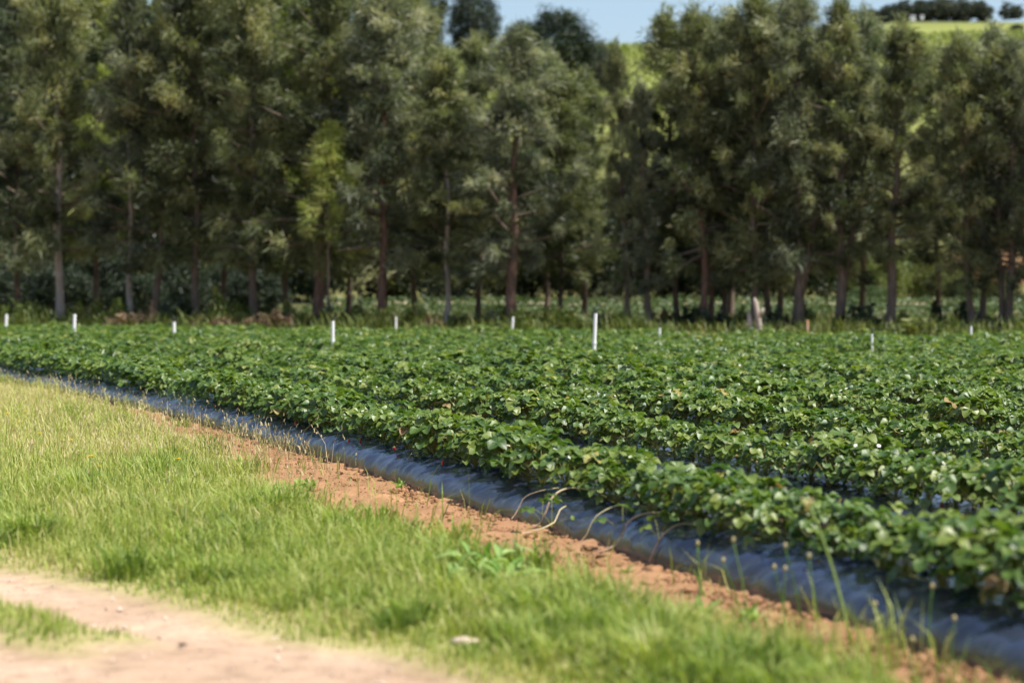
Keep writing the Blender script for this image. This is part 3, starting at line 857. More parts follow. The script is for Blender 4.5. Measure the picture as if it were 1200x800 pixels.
win_tree(935, -14, 0, 'grey', 17, 'broad tree with forked V-shaped trunk behind the orange-banded stake', fork=1.0, wid=.95)
win_tree(985, -4, 5, 'olive', 14, 'tree with forked pale trunk, between the V-shaped one and the leaning dark one', fork=.8, wid=.9)
win_tree(1042, 20, 6, 'olive', 15, 'tree with thick dark trunk leaning right, left of the bright shrub gap', lean=0.035, wid=.95)
win_tree(1138, 38, 7, 'olive', 11, 'tree with dark trunk leaning left behind the bright green shrubs at the right', lean=-0.045, wid=.85)
win_tree(1153, 26, 1, 'grey', 10, 'tree with grey trunk leaning right, second from the right of the windbreak group', lean=0.02, dY=1, wid=.85)
win_tree(1174, 50, 2, 'olive', 9, 'tree with dark trunk leaning left, close to the right edge', lean=-0.03, wid=.9)
win_tree(1184, 44, 5, 'grey', 12, 'tree with thick upright grey trunk at the right edge', wid=.8)
# trees of the second line, trunks hidden
second = [(20, -40, 3, 'grey', 'olive tree filling the top left corner behind the front trunks'),
          (112, -60, 1, 'lime', 'bright yellow-green tree top between the leftmost and the pale trunk'),
          (262, -60, 3, 'grey', 'grey-green tree behind the gap left of the low hanging spray'),
          (335, -55, 5, 'lime', 'light green tree rising behind the thick slanting trunk'),
          (408, -60, 1, 'grey', 'grey-green tree in the second line left of the reddish trunk'),
          (485, -10, 7, 'olive', 'dark tree in the second line right of the reddish trunk'),
          (562, 40, 3, 'olive', 'olive tree in the second line just left of the centre trunk'),
          (640, 50, 6, 'grey', 'wispy tree in the second line with pale dead branch, right of the centre trunk'),
          (684, 80, 4, 'olive', 'narrow dark green spire tree at the left of the hillside gap'),
          (858, 12, 6, 'olive', 'dark tree in the second line behind the slender upright trunk'),
          (915, -8, 1, 'olive', 'tree in the second line with the highest crown on the right half'),
          (1010, 8, 2, 'grey', 'tree in the second line behind the forked pale trunk'),
          (1098, 62, 4, 'olive', 'narrow dark tree at the right of the hillside gap'),
          (1205, 40, 3, 'olive', 'tree at the right edge in the second line')]
for (px, yt, v, mt, lb) in second:
    win_tree(px, yt, v, mt, 9, lb, dY=6 + (px % 5) * .6, wid=1.0)
for (px, yt, v, lb) in ((-60, -60, 3, 'first windbreak tree beyond the left edge'), (-130, -40, 1, 'second windbreak tree beyond the left edge'),
                        (1262, 10, 0, 'first windbreak tree beyond the right edge'), (1330, 20, 3, 'second windbreak tree beyond the right edge')):
    win_tree(px, yt, v, 'olive', 12, lb, wid=1.0)

# yellow-green hanging sapling foliage by the thick slanting trunk
def sapling():
    arr, limbs = casuarina(901, H=8.5, low=.42, spread=1.15, nbr=34, per=52, yellow=.15)
    Y = tree_line(392) - 1.5
    x = (385 - 600) / F * Y
    root = obj('young_tree', None, loc=(x, Y, 0), label='young bright yellow-green tree between the slanting and the reddish trunk', cat='tree')
    V, q, t, a = arr
    k = 0.88
    mb = MB()
    tube(mb, np.c_[np.zeros(6), np.zeros(6), np.linspace(-.1, 7.0, 6)], np.linspace(.06, .015, 6), k=7)
    for lp, lr in limbs: tube(mb, lp * k, lr * .6, k=4, cap=False)
    obj('trunk', mb.mesh('trunk', M['bark'], True), root)
    obj('crown', mesh_np('crown', V * k, [q, t], M['lime'], {'tint': a}), root)
sapling()

def stump():
    Y = tree_line(888) - 4.0
    p = at(889, 388, Y)
    root = obj('broken_stump', None, loc=(p.x, Y, 0), label='pale broken dead stump between two dark trunks right of centre', cat='tree stump', )
    mb = MB(); s = Y / F
    tube(mb, [(.05, 0, -.1), (.03, 0, 14 * s), (-.03, 0, 30 * s), (-.10, 0, 44 * s), (-.13, 0, 49 * s)], [4.6 * s, 3.7 * s, 3.4 * s, 2.7 * s, 0.9 * s], k=9, bump=.25)
    obj('trunk', mb.mesh('trunk', M['palebark'], True), root)
    mb = MB(); tube(mb, [(.0, -.02, 26 * s), (.10, -.05, 33 * s), (.15, -.06, 37 * s)], [2.8 * s, 2.4 * s, 1.2 * s], k=7, bump=.2)
    obj('branch_stub', mb.mesh('branch_stub', M['palebark'], True), root)
    mb = MB(); tube(mb, [(-.26, .1, -.1), (-.25, .1, 15 * s), (-.29, .1, 32 * s)], [3.6 * s, 3.2 * s, 2.2 * s], k=8, bump=.2)
    obj('side_trunk', mb.mesh('side_trunk', M['palebark'], True), root)
stump()

# ------------------------------------------------------------------ leafy masses: background trees and shrubs
def leafmass(seed, rx, ry, rz, nclump, per, size, low=0.0, csig=0.16, flat=0.0):
    """crown of leaf faces; ellipsoid centred at (0,0,rz), sitting on z=0"""
    r = np.random.default_rng(seed)
    Ps = []; Ts = []
    for c in range(nclump):
        d = r.normal(size=3); d /= np.linalg.norm(d)
        rad = r.uniform(.45, 1.0) ** 0.6
        ctr = np.array([d[0] * rx, d[1] * ry, d[2] * rz]) * rad * np.array([1, 1, 1]) * r.uniform(.85, 1.1) + np.array([0, 0, rz])
        if ctr[2] < low: ctr[2] = low + r.random() * .2
        m = int(per * r.uniform(.6, 1.4)); sg = csig * (rx + rz) * .5 * r.uniform(.6, 1.3)
        P = ctr + r.normal(0, 1, (m, 3)) * sg * np.array([1, 1, .75])
        Ps.append(P); Ts.append(np.clip(.45 + r.normal(0, .13) + r.normal(0, .14, m), 0, 1))
    P = np.concatenate(Ps); T = np.concatenate(Ts); n = len(P)
    u = r.normal(size=(n, 3)); u[:, 2] *= .6; u /= np.linalg.norm(u, axis=1)[:, None]
    w = np.cross(u, r.normal(size=(n, 3))); w /= np.linalg.norm(w, axis=1)[:, None]
    L = (size * r.uniform(.6, 1.4, n))[:, None]
    nn = np.cross(u, w)
    V = np.stack([P - u * L * .5, P + w * L * .27 + nn * L * .08, P + u * L * .5, P - w * L * .27 + nn * L * .08], 1).reshape(-1, 3)
    V[:, 2] = np.maximum(V[:, 2], 0.0)
    o = np.arange(n)[:, None] * 4
    t = np.concatenate([o + np.array([0, 1, 2]), o + np.array([0, 2, 3])])
    return V, t, np.repeat(T, 4)

MASS = {}
def mass_mesh(key, mat, *a, **k):
    kk = key
    if kk not in MASS:
        V, t, T = leafmass(*a, **k)
        MASS[kk] = mesh_np('crown', V, [t], M[mat], {'tint': T})
    return MASS[kk]

def leafy(name, px, Y, wpx, ytop, ybase, mat, var, label, cat, group=None, trunk=True, dens=1.0):
    """tree or shrub with its crown wpx wide, from ytop down to ybase; unit crown 2 wide, 2 high"""
    x = (px - 600) / F * Y
    gz = float(ground_z(x, Y))
    zt = at(px, ytop, Y).z; zb = max(at(px, ybase, Y).z, gz - .1)
    root = obj(name, None, loc=(x, Y, gz), label=label, cat=cat, group=group)
    me = mass_mesh(('m', var), mat, 500 + var, 1, 1, 1, 210, 80, .075, csig=.13)
    cr = obj('crown', me, root, (0, 0, zb - gz)); set_mat(cr, mat)
    w = wpx / F * Y * .5
    cr.scale = (w, w, (zt - zb) * .5); cr.rotation_euler = (0, 0, (px * .71) % 6.28)
    if trunk:
        mb = MB(); h = (zb - gz) + (zt - zb) * .6
        r0 = max(.05, .04 * h)
        s = np.linspace(0, 1, 7)
        tube(mb, np.c_[.15 * np.sin(s * 4 + px), .1 * np.sin(s * 3), -.2 + s * (h + .2)], r0 * (1 - .7 * s), k=7, bump=.15)
        for q in range(6):
            a = q * 1.05 + px
            z0 = h * (.45 + .08 * q)
            L = w * .7
            tube(mb, [(0, 0, z0), (math.cos(a) * L * .5, math.sin(a) * L * .5, z0 + L * .35), (math.cos(a) * L, math.sin(a) * L, z0 + L * .6)], [r0 * .45, r0 * .3, r0 * .1], k=5, cap=False)
        obj('trunk' if cat == 'tree' else 'stem', mb.mesh('trunk', M['bark'], True), root)
    return root

# tall dark trees behind, left part
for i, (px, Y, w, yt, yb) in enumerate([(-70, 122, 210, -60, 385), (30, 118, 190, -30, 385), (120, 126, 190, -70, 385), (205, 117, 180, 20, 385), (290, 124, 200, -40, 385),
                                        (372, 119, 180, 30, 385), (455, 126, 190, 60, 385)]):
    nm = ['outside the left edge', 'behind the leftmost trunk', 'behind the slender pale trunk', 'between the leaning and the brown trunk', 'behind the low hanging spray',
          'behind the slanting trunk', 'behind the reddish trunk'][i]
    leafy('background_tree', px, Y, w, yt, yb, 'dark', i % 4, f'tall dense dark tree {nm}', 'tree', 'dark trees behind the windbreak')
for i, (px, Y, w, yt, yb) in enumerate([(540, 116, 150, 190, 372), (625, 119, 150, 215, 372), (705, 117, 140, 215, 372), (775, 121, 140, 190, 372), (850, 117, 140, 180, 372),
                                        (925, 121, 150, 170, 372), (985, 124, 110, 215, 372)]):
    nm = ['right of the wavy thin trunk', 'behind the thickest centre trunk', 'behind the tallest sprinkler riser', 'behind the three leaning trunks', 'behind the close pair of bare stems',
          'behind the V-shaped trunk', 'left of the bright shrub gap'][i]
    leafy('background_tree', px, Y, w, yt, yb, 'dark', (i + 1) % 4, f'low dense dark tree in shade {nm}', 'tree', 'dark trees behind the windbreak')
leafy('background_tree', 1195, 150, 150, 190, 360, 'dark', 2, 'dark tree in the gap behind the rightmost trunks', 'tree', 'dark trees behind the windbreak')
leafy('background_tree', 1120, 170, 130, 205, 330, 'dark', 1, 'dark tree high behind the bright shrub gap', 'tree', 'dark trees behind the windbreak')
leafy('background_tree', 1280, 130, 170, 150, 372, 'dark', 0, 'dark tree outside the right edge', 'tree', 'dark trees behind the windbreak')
# lit shrubs in the gap at the right
for i, (px, Y, w, yt, yb, mt, lb) in enumerate([(1030, 112, 75, 300, 356, 'shrub', 'sunlit olive shrub just left of the leaning dark trunk'),
                                                (1075, 116, 70, 292, 352, 'shrub', 'sunlit olive shrub in the gap right of the leaning dark trunk'),
                                                (1108, 124, 60, 312, 350, 'shrub', 'small sunlit shrub at the foot of the brown bank'),
                                                (1020, 106, 50, 335, 360, 'crop', 'low leafy shrub beneath the sunlit olive shrubs'),
                                                (1150, 114, 60, 330, 362, 'crop', 'bright green shrub under the brown bank at the right')]):
    leafy('shrub', px, Y, w, yt, yb, mt, i % 4, lb, 'shrub', 'shrubs in the gap at the right', trunk=False)
# shrubs at the foot of the windbreak
def spray_bush(seed, spiky):
    r = np.random.default_rng(seed)
    Ps = []; Ds = []; Ls = []; Ts = []
    for c in range(26):
        a = r.uniform(0, 6.283); rr = r.uniform(0, 1) ** .6 * .8
        top = r.uniform(.35, 1.0) * (1.15 - .75 * rr ** 1.5) * 2
        base = np.array([math.cos(a) * rr, math.sin(a) * rr, 0])
        lean = np.array([math.cos(a) * .35 * rr + r.normal(0, .12), math.sin(a) * .35 * rr + r.normal(0, .12), 1.0])
        m = int(r.uniform(60, 130)); h = r.uniform(0.05, 1, m) ** .8
        P = base + lean * (h * top * .82)[:, None] + r.normal(0, 1, (m, 3)) * np.array([.11, .11, .05]) * (1.3 - .7 * h)[:, None]
        P[:, 2] = np.maximum(P[:, 2], 0)
        D = r.normal(0, .55, (m, 3)); D[:, 2] += spiky; D /= np.linalg.norm(D, axis=1)[:, None]
        Ps.append(P); Ds.append(D); Ls.append(r.uniform(.12, .38, m)); Ts.append(np.clip(.42 + r.normal(0, .12) + r.normal(0, .15, m), 0, 1))
    P = np.concatenate(Ps); n = len(P)
    V, q, t, a = strands(P, np.concatenate(Ds), np.concatenate(Ls), r.uniform(.03, .075, n), r.uniform(-.2, .8, n), np.concatenate(Ts))
    V[:, 2] = np.maximum(V[:, 2], 0)
    return V, q, t, a
SPRAY = {}
def bush(px, Y, wpx, ytop, mat, var, label):
    x = (px - 600) / F * Y; gz = float(ground_z(x, Y))
    h = at(px, ytop, Y).z - gz
    if var not in SPRAY:
        V, q, t, a = spray_bush(820 + var, [.9, .5, .3, 1.2, .6][var])
        V = V * np.array([1, 1, 1.0]); V[:, 2] *= .55 + .9 * fbm(V[:, 0] * 1.8 + var * 5, V[:, 1] * 1.8, 200 + var, 2)
        SPRAY[var] = mesh_np('bush', V, [q, t], M[mat], {'tint': a})
    o = obj('bush', SPRAY[var], loc=(x, Y, gz), rz=(px * .71) % 6.28, label=label, cat='bush', group='bushes at the foot of the windbreak')
    w = wpx / F * Y * .5
    o.scale = (w, w, h * .5); set_mat(o, mat)
feet = [(1078, -3.5, 78, 364, 396, 'shrub', 'bright green rounded bush at the field end left of the rightmost riser'),
        (1116, -2.5, 52, 368, 396, 'shrub', 'small bright green bush next to the rounded bush'),
        (1120, 1.5, 75, 338, 394, 'dark', 'dark rounded bush behind the small bright bush'),
        (1195, -2.0, 50, 366, 396, 'shrub', 'green bush at the right edge under the grey trunk'),
        (1010, 1.5, 60, 362, 394, 'crop', 'bush beneath the leaning dark trunk'),
        (915, -.5, 40, 362, 392, 'shrub', 'low olive bush behind the orange-banded stake'),
        (862, 1.5, 40, 360, 392, 'shrub', 'low bush left of the broken stump'),
        (628, -2.0, 70, 346, 390, 'shrub', 'olive bush right of the thickest centre trunk'),
        (668, -2.5, 55, 356, 390, 'shrub', 'brownish olive bush behind the tallest sprinkler riser'),
        (480, -2.0, 62, 348, 386, 'shrub', 'yellow-green weed bush right of the reddish trunk'),
        (505, -2.8, 36, 364, 386, 'rust', 'dry brown scrub left of the wavy trunk'),
        (265, -2.5, 62, 338, 384, 'shrub', 'yellow-green bush between the brown trunks at the left'),
        (240, -3.0, 40, 362, 384, 'rust', 'small dry brown scrub beside the brown trunk'),
        (318, -3.0, 62, 362, 386, 'rust', 'long heap of dry brown scrub under the low hanging spray'),
        (272, -3.6, 70, 366, 386, 'rust', 'dry brown scrub in front of the yellow-green bush'),
        (150, -3.0, 56, 360, 384, 'rust', 'dry rust-coloured scrub at the foot of the pale slender trunk'),
        (172, -2.5, 34, 354, 384, 'rust', 'upright dry rust-coloured scrub right of the pale trunk'),
        (130, -2.0, 50, 336, 384, 'shrub', 'green bush left of the pale slender trunk'),
        (100, -2.4, 44, 352, 384, 'shrub', 'dull green bush right of the leftmost trunk'),
        (30, -2.0, 80, 345, 384, 'shrub', 'dull olive bush at the left edge'),
        (205, -1.5, 46, 330, 384, 'dark', 'dark bush between the leaning and the brown trunk'),
        (345, -1.5, 44, 352, 386, 'shrub', 'small olive bush left of the thick slanting trunk'),
        (745, -2.0, 46, 360, 392, 'shrub', 'dark olive bush at the foot of the leaning slim tree'),
        (805, 1.5, 50, 352, 392, 'dark', 'dark bush beside the close pair of bare stems'),
        (570, -1.5, 50, 358, 388, 'dark', 'dark bush left of the thickest trunk')]
brush = [(388, 'left of the young yellow-green tree'), (412, 'between the young tree and the reddish trunk'), (432, 'against the reddish trunk'), (545, 'between the wavy and the centre trunk'), (590, 'under the centre trunk'),
         (700, 'just right of the tallest riser'), (722, 'at the foot of the leaning slim tree'), (775, 'behind the short dark-tipped riser'), (838, 'behind the close pair of stems'), (872, 'left of the stump'),
         (906, 'right of the stump'), (955, 'behind the stake'), (975, 'between the stake and the forked pale trunk'), (1000, 'right of the forked pale trunk'), (1055, 'left of the rounded bush'), (1160, 'under the right trunks')]
for i, (px, wh) in enumerate(brush):
    feet.append((px, -1.5 + (i * 7 % 5), 34 + (i * 13 % 30), 346 + (i * 29 % 22), 390, ['dark', 'shrub', 'rust', 'dark', 'shrub'][i % 5], f'tangled low {["dark green", "olive", "dry brown", "dark", "green"][i % 5]} brush {wh}'))
for i, (px, dY, w, yt, yb, mt, lb) in enumerate(feet):
    bush(px, tree_line(px) + dY, w, yt, mt, (i * 3 + 1) % 5, lb)

# dark undergrowth at the left, behind the trunks
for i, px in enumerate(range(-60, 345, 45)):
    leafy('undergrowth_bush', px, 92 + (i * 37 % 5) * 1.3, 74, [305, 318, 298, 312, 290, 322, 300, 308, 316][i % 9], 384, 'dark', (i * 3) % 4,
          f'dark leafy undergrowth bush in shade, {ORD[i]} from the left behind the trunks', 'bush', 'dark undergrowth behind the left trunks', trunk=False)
# rough herbage under the windbreak
def herbage():
    n = 34000
    px = rng.uniform(-80, 1300, n); Yl = 74 / (1 + .45 * (px - 600) / F)
    Y = Yl + rng.uniform(-4.5, 7, n); X = (px - 600) / F * Y
    keep = rng.random(n) < np.clip(1.9 * fbm(X * .5, Y * .5, 131) - .35, 0, 1); X, Y = X[keep], Y[keep]; n = len(X)
    H = rng.uniform(.25, 1.0, n) * (.35 + fbm(X * .8, Y * .8, 133))
    V, q, t, a = blades(np.c_[X, Y, ground_z(X, Y) - .02], H, rng.uniform(.03, .07, n), rng.random(n) * 6.28, rng.uniform(.1, .8, n), np.clip(rng.normal(.4, .25, n), 0, 1))
    obj('rough_herbage', mesh_np('rough_herbage', V, [q, t], M['shrub'], {'tint': a}), label='rough olive herbage growing under the windbreak trees', cat='weeds', kind='stuff')
HERB = herbage
# dirt mound on the headland
def mound(px, Y, wpx, h, label, seed):
    x = (px - 600) / F * Y; w = wpx / F * Y * .5
    u, v = np.meshgrid(np.linspace(-1, 1, 40), np.linspace(-1, 1, 18))
    d = np.clip(1 - u ** 2 - v ** 2, 0, 1) ** .7
    z = h * d * (0.6 + 0.8 * fbm(u * 5 + seed, v * 3, seed)) + .06 * d * (fbm(u * 16, v * 9, seed + 3) - .5) - .03
    V = np.c_[(u * w).ravel(), (v * 1.0).ravel(), z.ravel()]
    i = np.arange(17)[:, None] * 40; j = np.arange(39)[None]
    q = np.stack([i + j, i + j + 1, i + 41 + j, i + 40 + j], -1).reshape(-1, 4)
    obj('dirt_mound', mesh_np('dirt_mound', V, [q], M['mound'], None, True), loc=(x, Y, 0), label=label, cat='soil heap')
mound(812, 66, 80, .26, 'low heap of reddish dirt at the foot of the bare stems', 3)
mound(1165, 60, 120, .16, 'flat ridge of reddish soil at the field end near the rightmost riser', 4)
mound(655, 67, 50, .24, 'small heap of dirt right of the thickest centre trunk', 6)

# brown bank in the gap and pale track behind the crop strip
def strip(name, x0, x1, y0, y1, mat, dz=0.02, kind='structure', nx=120, ny=10, rough=.1, **kw):
    xs = np.linspace(x0, x1, nx); ys = np.linspace(y0, y1, ny)
    X, Y = np.meshgrid(xs, ys); X = X.ravel(); Y = Y.ravel()
    Z = ground_z(X, Y) + dz + rough * (fbm(X, Y, 61) - .5)
    i = np.arange(ny - 1)[:, None] * nx; j = np.arange(nx - 1)[None]
    q = np.stack([i + j, i + j + 1, i + nx + j + 1, i + nx + j], -1).reshape(-1, 4)
    return obj(name, mesh_np(name, np.c_[X, Y, Z], [q], mat, None, True), kind=kind, **kw)
M['farsoil'] = solid_mat('dry_track', [(0.3, (0.34, 0.25, 0.16)), (0.55, (0.46, 0.36, 0.25)), (0.75, (0.40, 0.36, 0.17))], scale=.7, rough=.95, spec=.1, bump=.5, bdist=.05)
strip('farm_track', -9, 50, 103, 110, M['farsoil'], dz=.12, rough=.12)

def bank():
    u, v = np.meshgrid(np.linspace(0, 1, 60), np.linspace(0, 1, 12))
    X = 26.5 + u * 14; Y = 140 + v * 5 + 2 * u
    Z = ground_z(X, Y) + smooth(v * 2) * 1.9 * smooth(u * 5) * smooth((1 - u) * 5) * (.7 + .6 * fbm(u * 8, v * 3, 71)) - .1
    i = np.arange(11)[:, None] * 60; j = np.arange(59)[None]
    q = np.stack([i + j, i + j + 1, i + 61 + j, i + 60 + j], -1).reshape(-1, 4)
    obj('earth_bank', mesh_np('earth_bank', np.c_[X.ravel(), Y.ravel(), Z.ravel()], [q], M['clod'], None, True), kind='structure')
bank()

# second crop strip seen between the trunks
def far_crop():
    V, t, T = [], [], []
    n = 40000
    rows = np.arange(0, 9)
    k = rng.choice(rows, n)
    X = rng.uniform(-9, 46, n); Y = 88 + k * 1.55 + rng.normal(0, .25, n)
    Z = ground_z(X, Y) + rng.uniform(.05, .62, n) * (0.8 + .4 * fbm(X * .4, k * 3.0, 81))
    P = np.c_[X, Y, Z]
    u = rng.normal(size=(n, 3)); u[:, 2] *= .5; u /= np.linalg.norm(u, axis=1)[:, None]
    w = np.cross(u, rng.normal(size=(n, 3))); w /= np.linalg.norm(w, axis=1)[:, None]
    L = rng.uniform(.10, .21, n)[:, None]
    V = np.stack([P - u * L * .5, P + w * L * .3, P + u * L * .5, P - w * L * .3], 1).reshape(-1, 3)
    q = np.arange(n)[:, None] * 4 + np.array([0, 1, 2, 3])
    obj('far_crop_rows', mesh_np('far_crop_rows', V, [q], M['crop'], {'tint': np.repeat(rng.uniform(.0, .75, n), 4)}), label='green crop rows glimpsed between the trunks behind the windbreak', cat='crop', kind='stuff')
far_crop()

# ------------------------------------------------------------------ the hill
def vines():
    n = 42000
    k = rng.integers(0, 46, n)
    X = rng.uniform(-30, 110, n); Y = 232 + k * 2.4 + 0.12 * X + rng.normal(0, .28, n)
    Z = ground_z(X, Y) + rng.uniform(.1, 1.3, n)
    P = np.c_[X, Y, Z]
    u = rng.normal(size=(n, 3)); u /= np.linalg.norm(u, axis=1)[:, None]
    w = np.cross(u, rng.normal(size=(n, 3))); w /= np.linalg.norm(w, axis=1)[:, None]
    L = rng.uniform(.3, .7, n)[:, None]
    V = np.stack([P - u * L * .5, P + w * L * .35, P + u * L * .5, P - w * L * .35], 1).reshape(-1, 3)
    q = np.arange(n)[:, None] * 4 + np.array([0, 1, 2, 3])
    obj('vine_rows', mesh_np('vine_rows', V, [q], M['vine'], {'tint': np.repeat(rng.uniform(.2, .8, n), 4)}), label='yellow-green vine rows on the hillside above the trees', cat='vines', kind='stuff')
vines()

hill = [(500, 196, 52, -30, 62, 'large dark tree standing on the hill left of the sky gap'),
        (455, 190, 80, -40, 80, 'dark hill tree behind the tops left of the sky gap'),
        (555, 200, 62, -12, 66, 'dark round tree on the hill, cut by the top of the picture'),
        (652, 205, 96, 14, 92, 'broad dark round-topped tree on the hill against the sky'),
        (612, 210, 50, 30, 90, 'smaller dark tree touching the broad round-topped hill tree'),
        (700, 235, 52, 52, 110, 'grey-green hill tree below the vine rows'),
        (1070, 240, 60, 62, 130, 'grey-green tree on the lower hillside in the right gap'),
        (1110, 250, 40, 55, 100, 'small dark tree on the lower hillside in the right gap'),
        (1190, 330, 18, 30, 44, 'tiny lone tree on the ridge at the right edge')]
for i, (px, Y, w, yt, yb, lb) in enumerate(hill):
    leafy('hill_tree', px, Y, w, yt, yb, 'dark' if i not in (5, 6) else 'wood', i % 4, lb, 'tree', 'trees on the hill')

def far_wood():
    """far wooded ridge: one mass of crowns"""
    r = np.random.default_rng(33)
    V0, t0, T0 = leafmass(777, 1, 1, 1, 26, 16, .34, csig=.17)
    mb = MB()
    spots = []
    for i in range(230):
        X = r.uniform(84, 134); Y = r.uniform(560, 640); spots.append((X, Y, r.uniform(3.0, 4.8)))
    for i in range(70):
        X = r.uniform(14, 46); Y = r.uniform(590, 640); spots.append((X, Y, r.uniform(3.2, 5.2)))
    for (X, Y, h) in spots:
        a = r.uniform(0, 6.28); s = h * .5
        V = V0 * np.array([s * 1.2, s * 1.2, s])
        V = np.c_[V[:, 0] * math.cos(a) - V[:, 1] * math.sin(a), V[:, 0] * math.sin(a) + V[:, 1] * math.cos(a), V[:, 2]] + np.array([X, Y, float(ground_z(X, Y)) - .3])
        mb.add(V, None, t0, np.clip(T0 + r.normal(0, .12), 0, 1))
    obj('far_wood', mb.mesh('far_wood', M['wood']), label='distant wooded hilltops beyond the vine rows', cat='woodland', kind='stuff')
far_wood()

def house(px, py, Y, wpx, label):
    x = (px - 600) / F * Y; gz = float(ground_z(x, Y))
    w = wpx / F * Y * .5; h = w * 1.1; d = w * .9
    zc = at(px, py, Y).z
    z0 = max(gz, zc - h * .6) - gz
    root = obj('white_house', None, loc=(x, Y, gz), label=label, cat='house', group='white houses on the far hill')
    def box(mb, x0, x1, y0, y1, z0_, z1):
        V = [(a, b, c) for a in (x0, x1) for b in (y0, y1) for c in (z0_, z1)]
        mb.add(V, [(0, 1, 3, 2), (4, 6, 7, 5), (0, 4, 5, 1), (2, 3, 7, 6), (0, 2, 6, 4), (1, 5, 7, 3)])
    mb = MB(); box(mb, -w, w, -d, d, -.5, z0 + h)
    obj('wall', mb.mesh('wall', M['housewall']), root)
    mb = MB()
    mb.add([(-w * 1.1, -d * 1.1, z0 + h), (w * 1.1, -d * 1.1, z0 + h), (w * 1.1, d * 1.1, z0 + h), (-w * 1.1, d * 1.1, z0 + h), (-w * 1.1, 0, z0 + h * 1.4), (w * 1.1, 0, z0 + h * 1.4)],
           [(0, 1, 5, 4), (2, 3, 4, 5), (0, 3, 2, 1)], [(0, 4, 3), (1, 2, 5)])
    obj('roof', mb.mesh('roof', M['houseroof']), root)
    for s in (-.45, .45):
        mb = MB(); box(mb, s * w - w * .18, s * w + w * .18, -d - .06, -d + .02, z0 + h * .35, z0 + h * .75)
        obj('window', mb.mesh('window', M['housewindow']), root)
house(1068, 32, 556, 6.0, 'small white house, left one of the two on the wooded far hill')
house(1079, 31, 558, 4.0, 'small white house, right one of the two on the wooded far hill')
house(1185, 71, 236, 7.0, 'white shed showing through the tree top at the right edge')

# ------------------------------------------------------------------ verge grass
def blades(P, H, W, A, bendv, tint):
    n = len(P)
    dx = np.c_[np.cos(A), np.sin(A), np.zeros(n)]
    sx = np.c_[-np.sin(A + rng.normal(0, .8, n)), np.cos(A), np.zeros(n)] * (W * .5)[:, None]
    mid = P + dx * (H * bendv * .3)[:, None]; mid[:, 2] += H * .6
    tip = P + dx * (H * bendv)[:, None]; tip[:, 2] += H * np.sqrt(np.clip(1 - bendv ** 2 * .7, .1, 1))
    V = np.stack([P - sx, P + sx, mid + sx * .8, mid - sx * .8, tip], 1).reshape(-1, 3)
    o = np.arange(n)[:, None] * 5
    return V, o + np.array([0, 1, 2, 3]), o + np.array([3, 2, 4]), np.repeat(tint, 5)

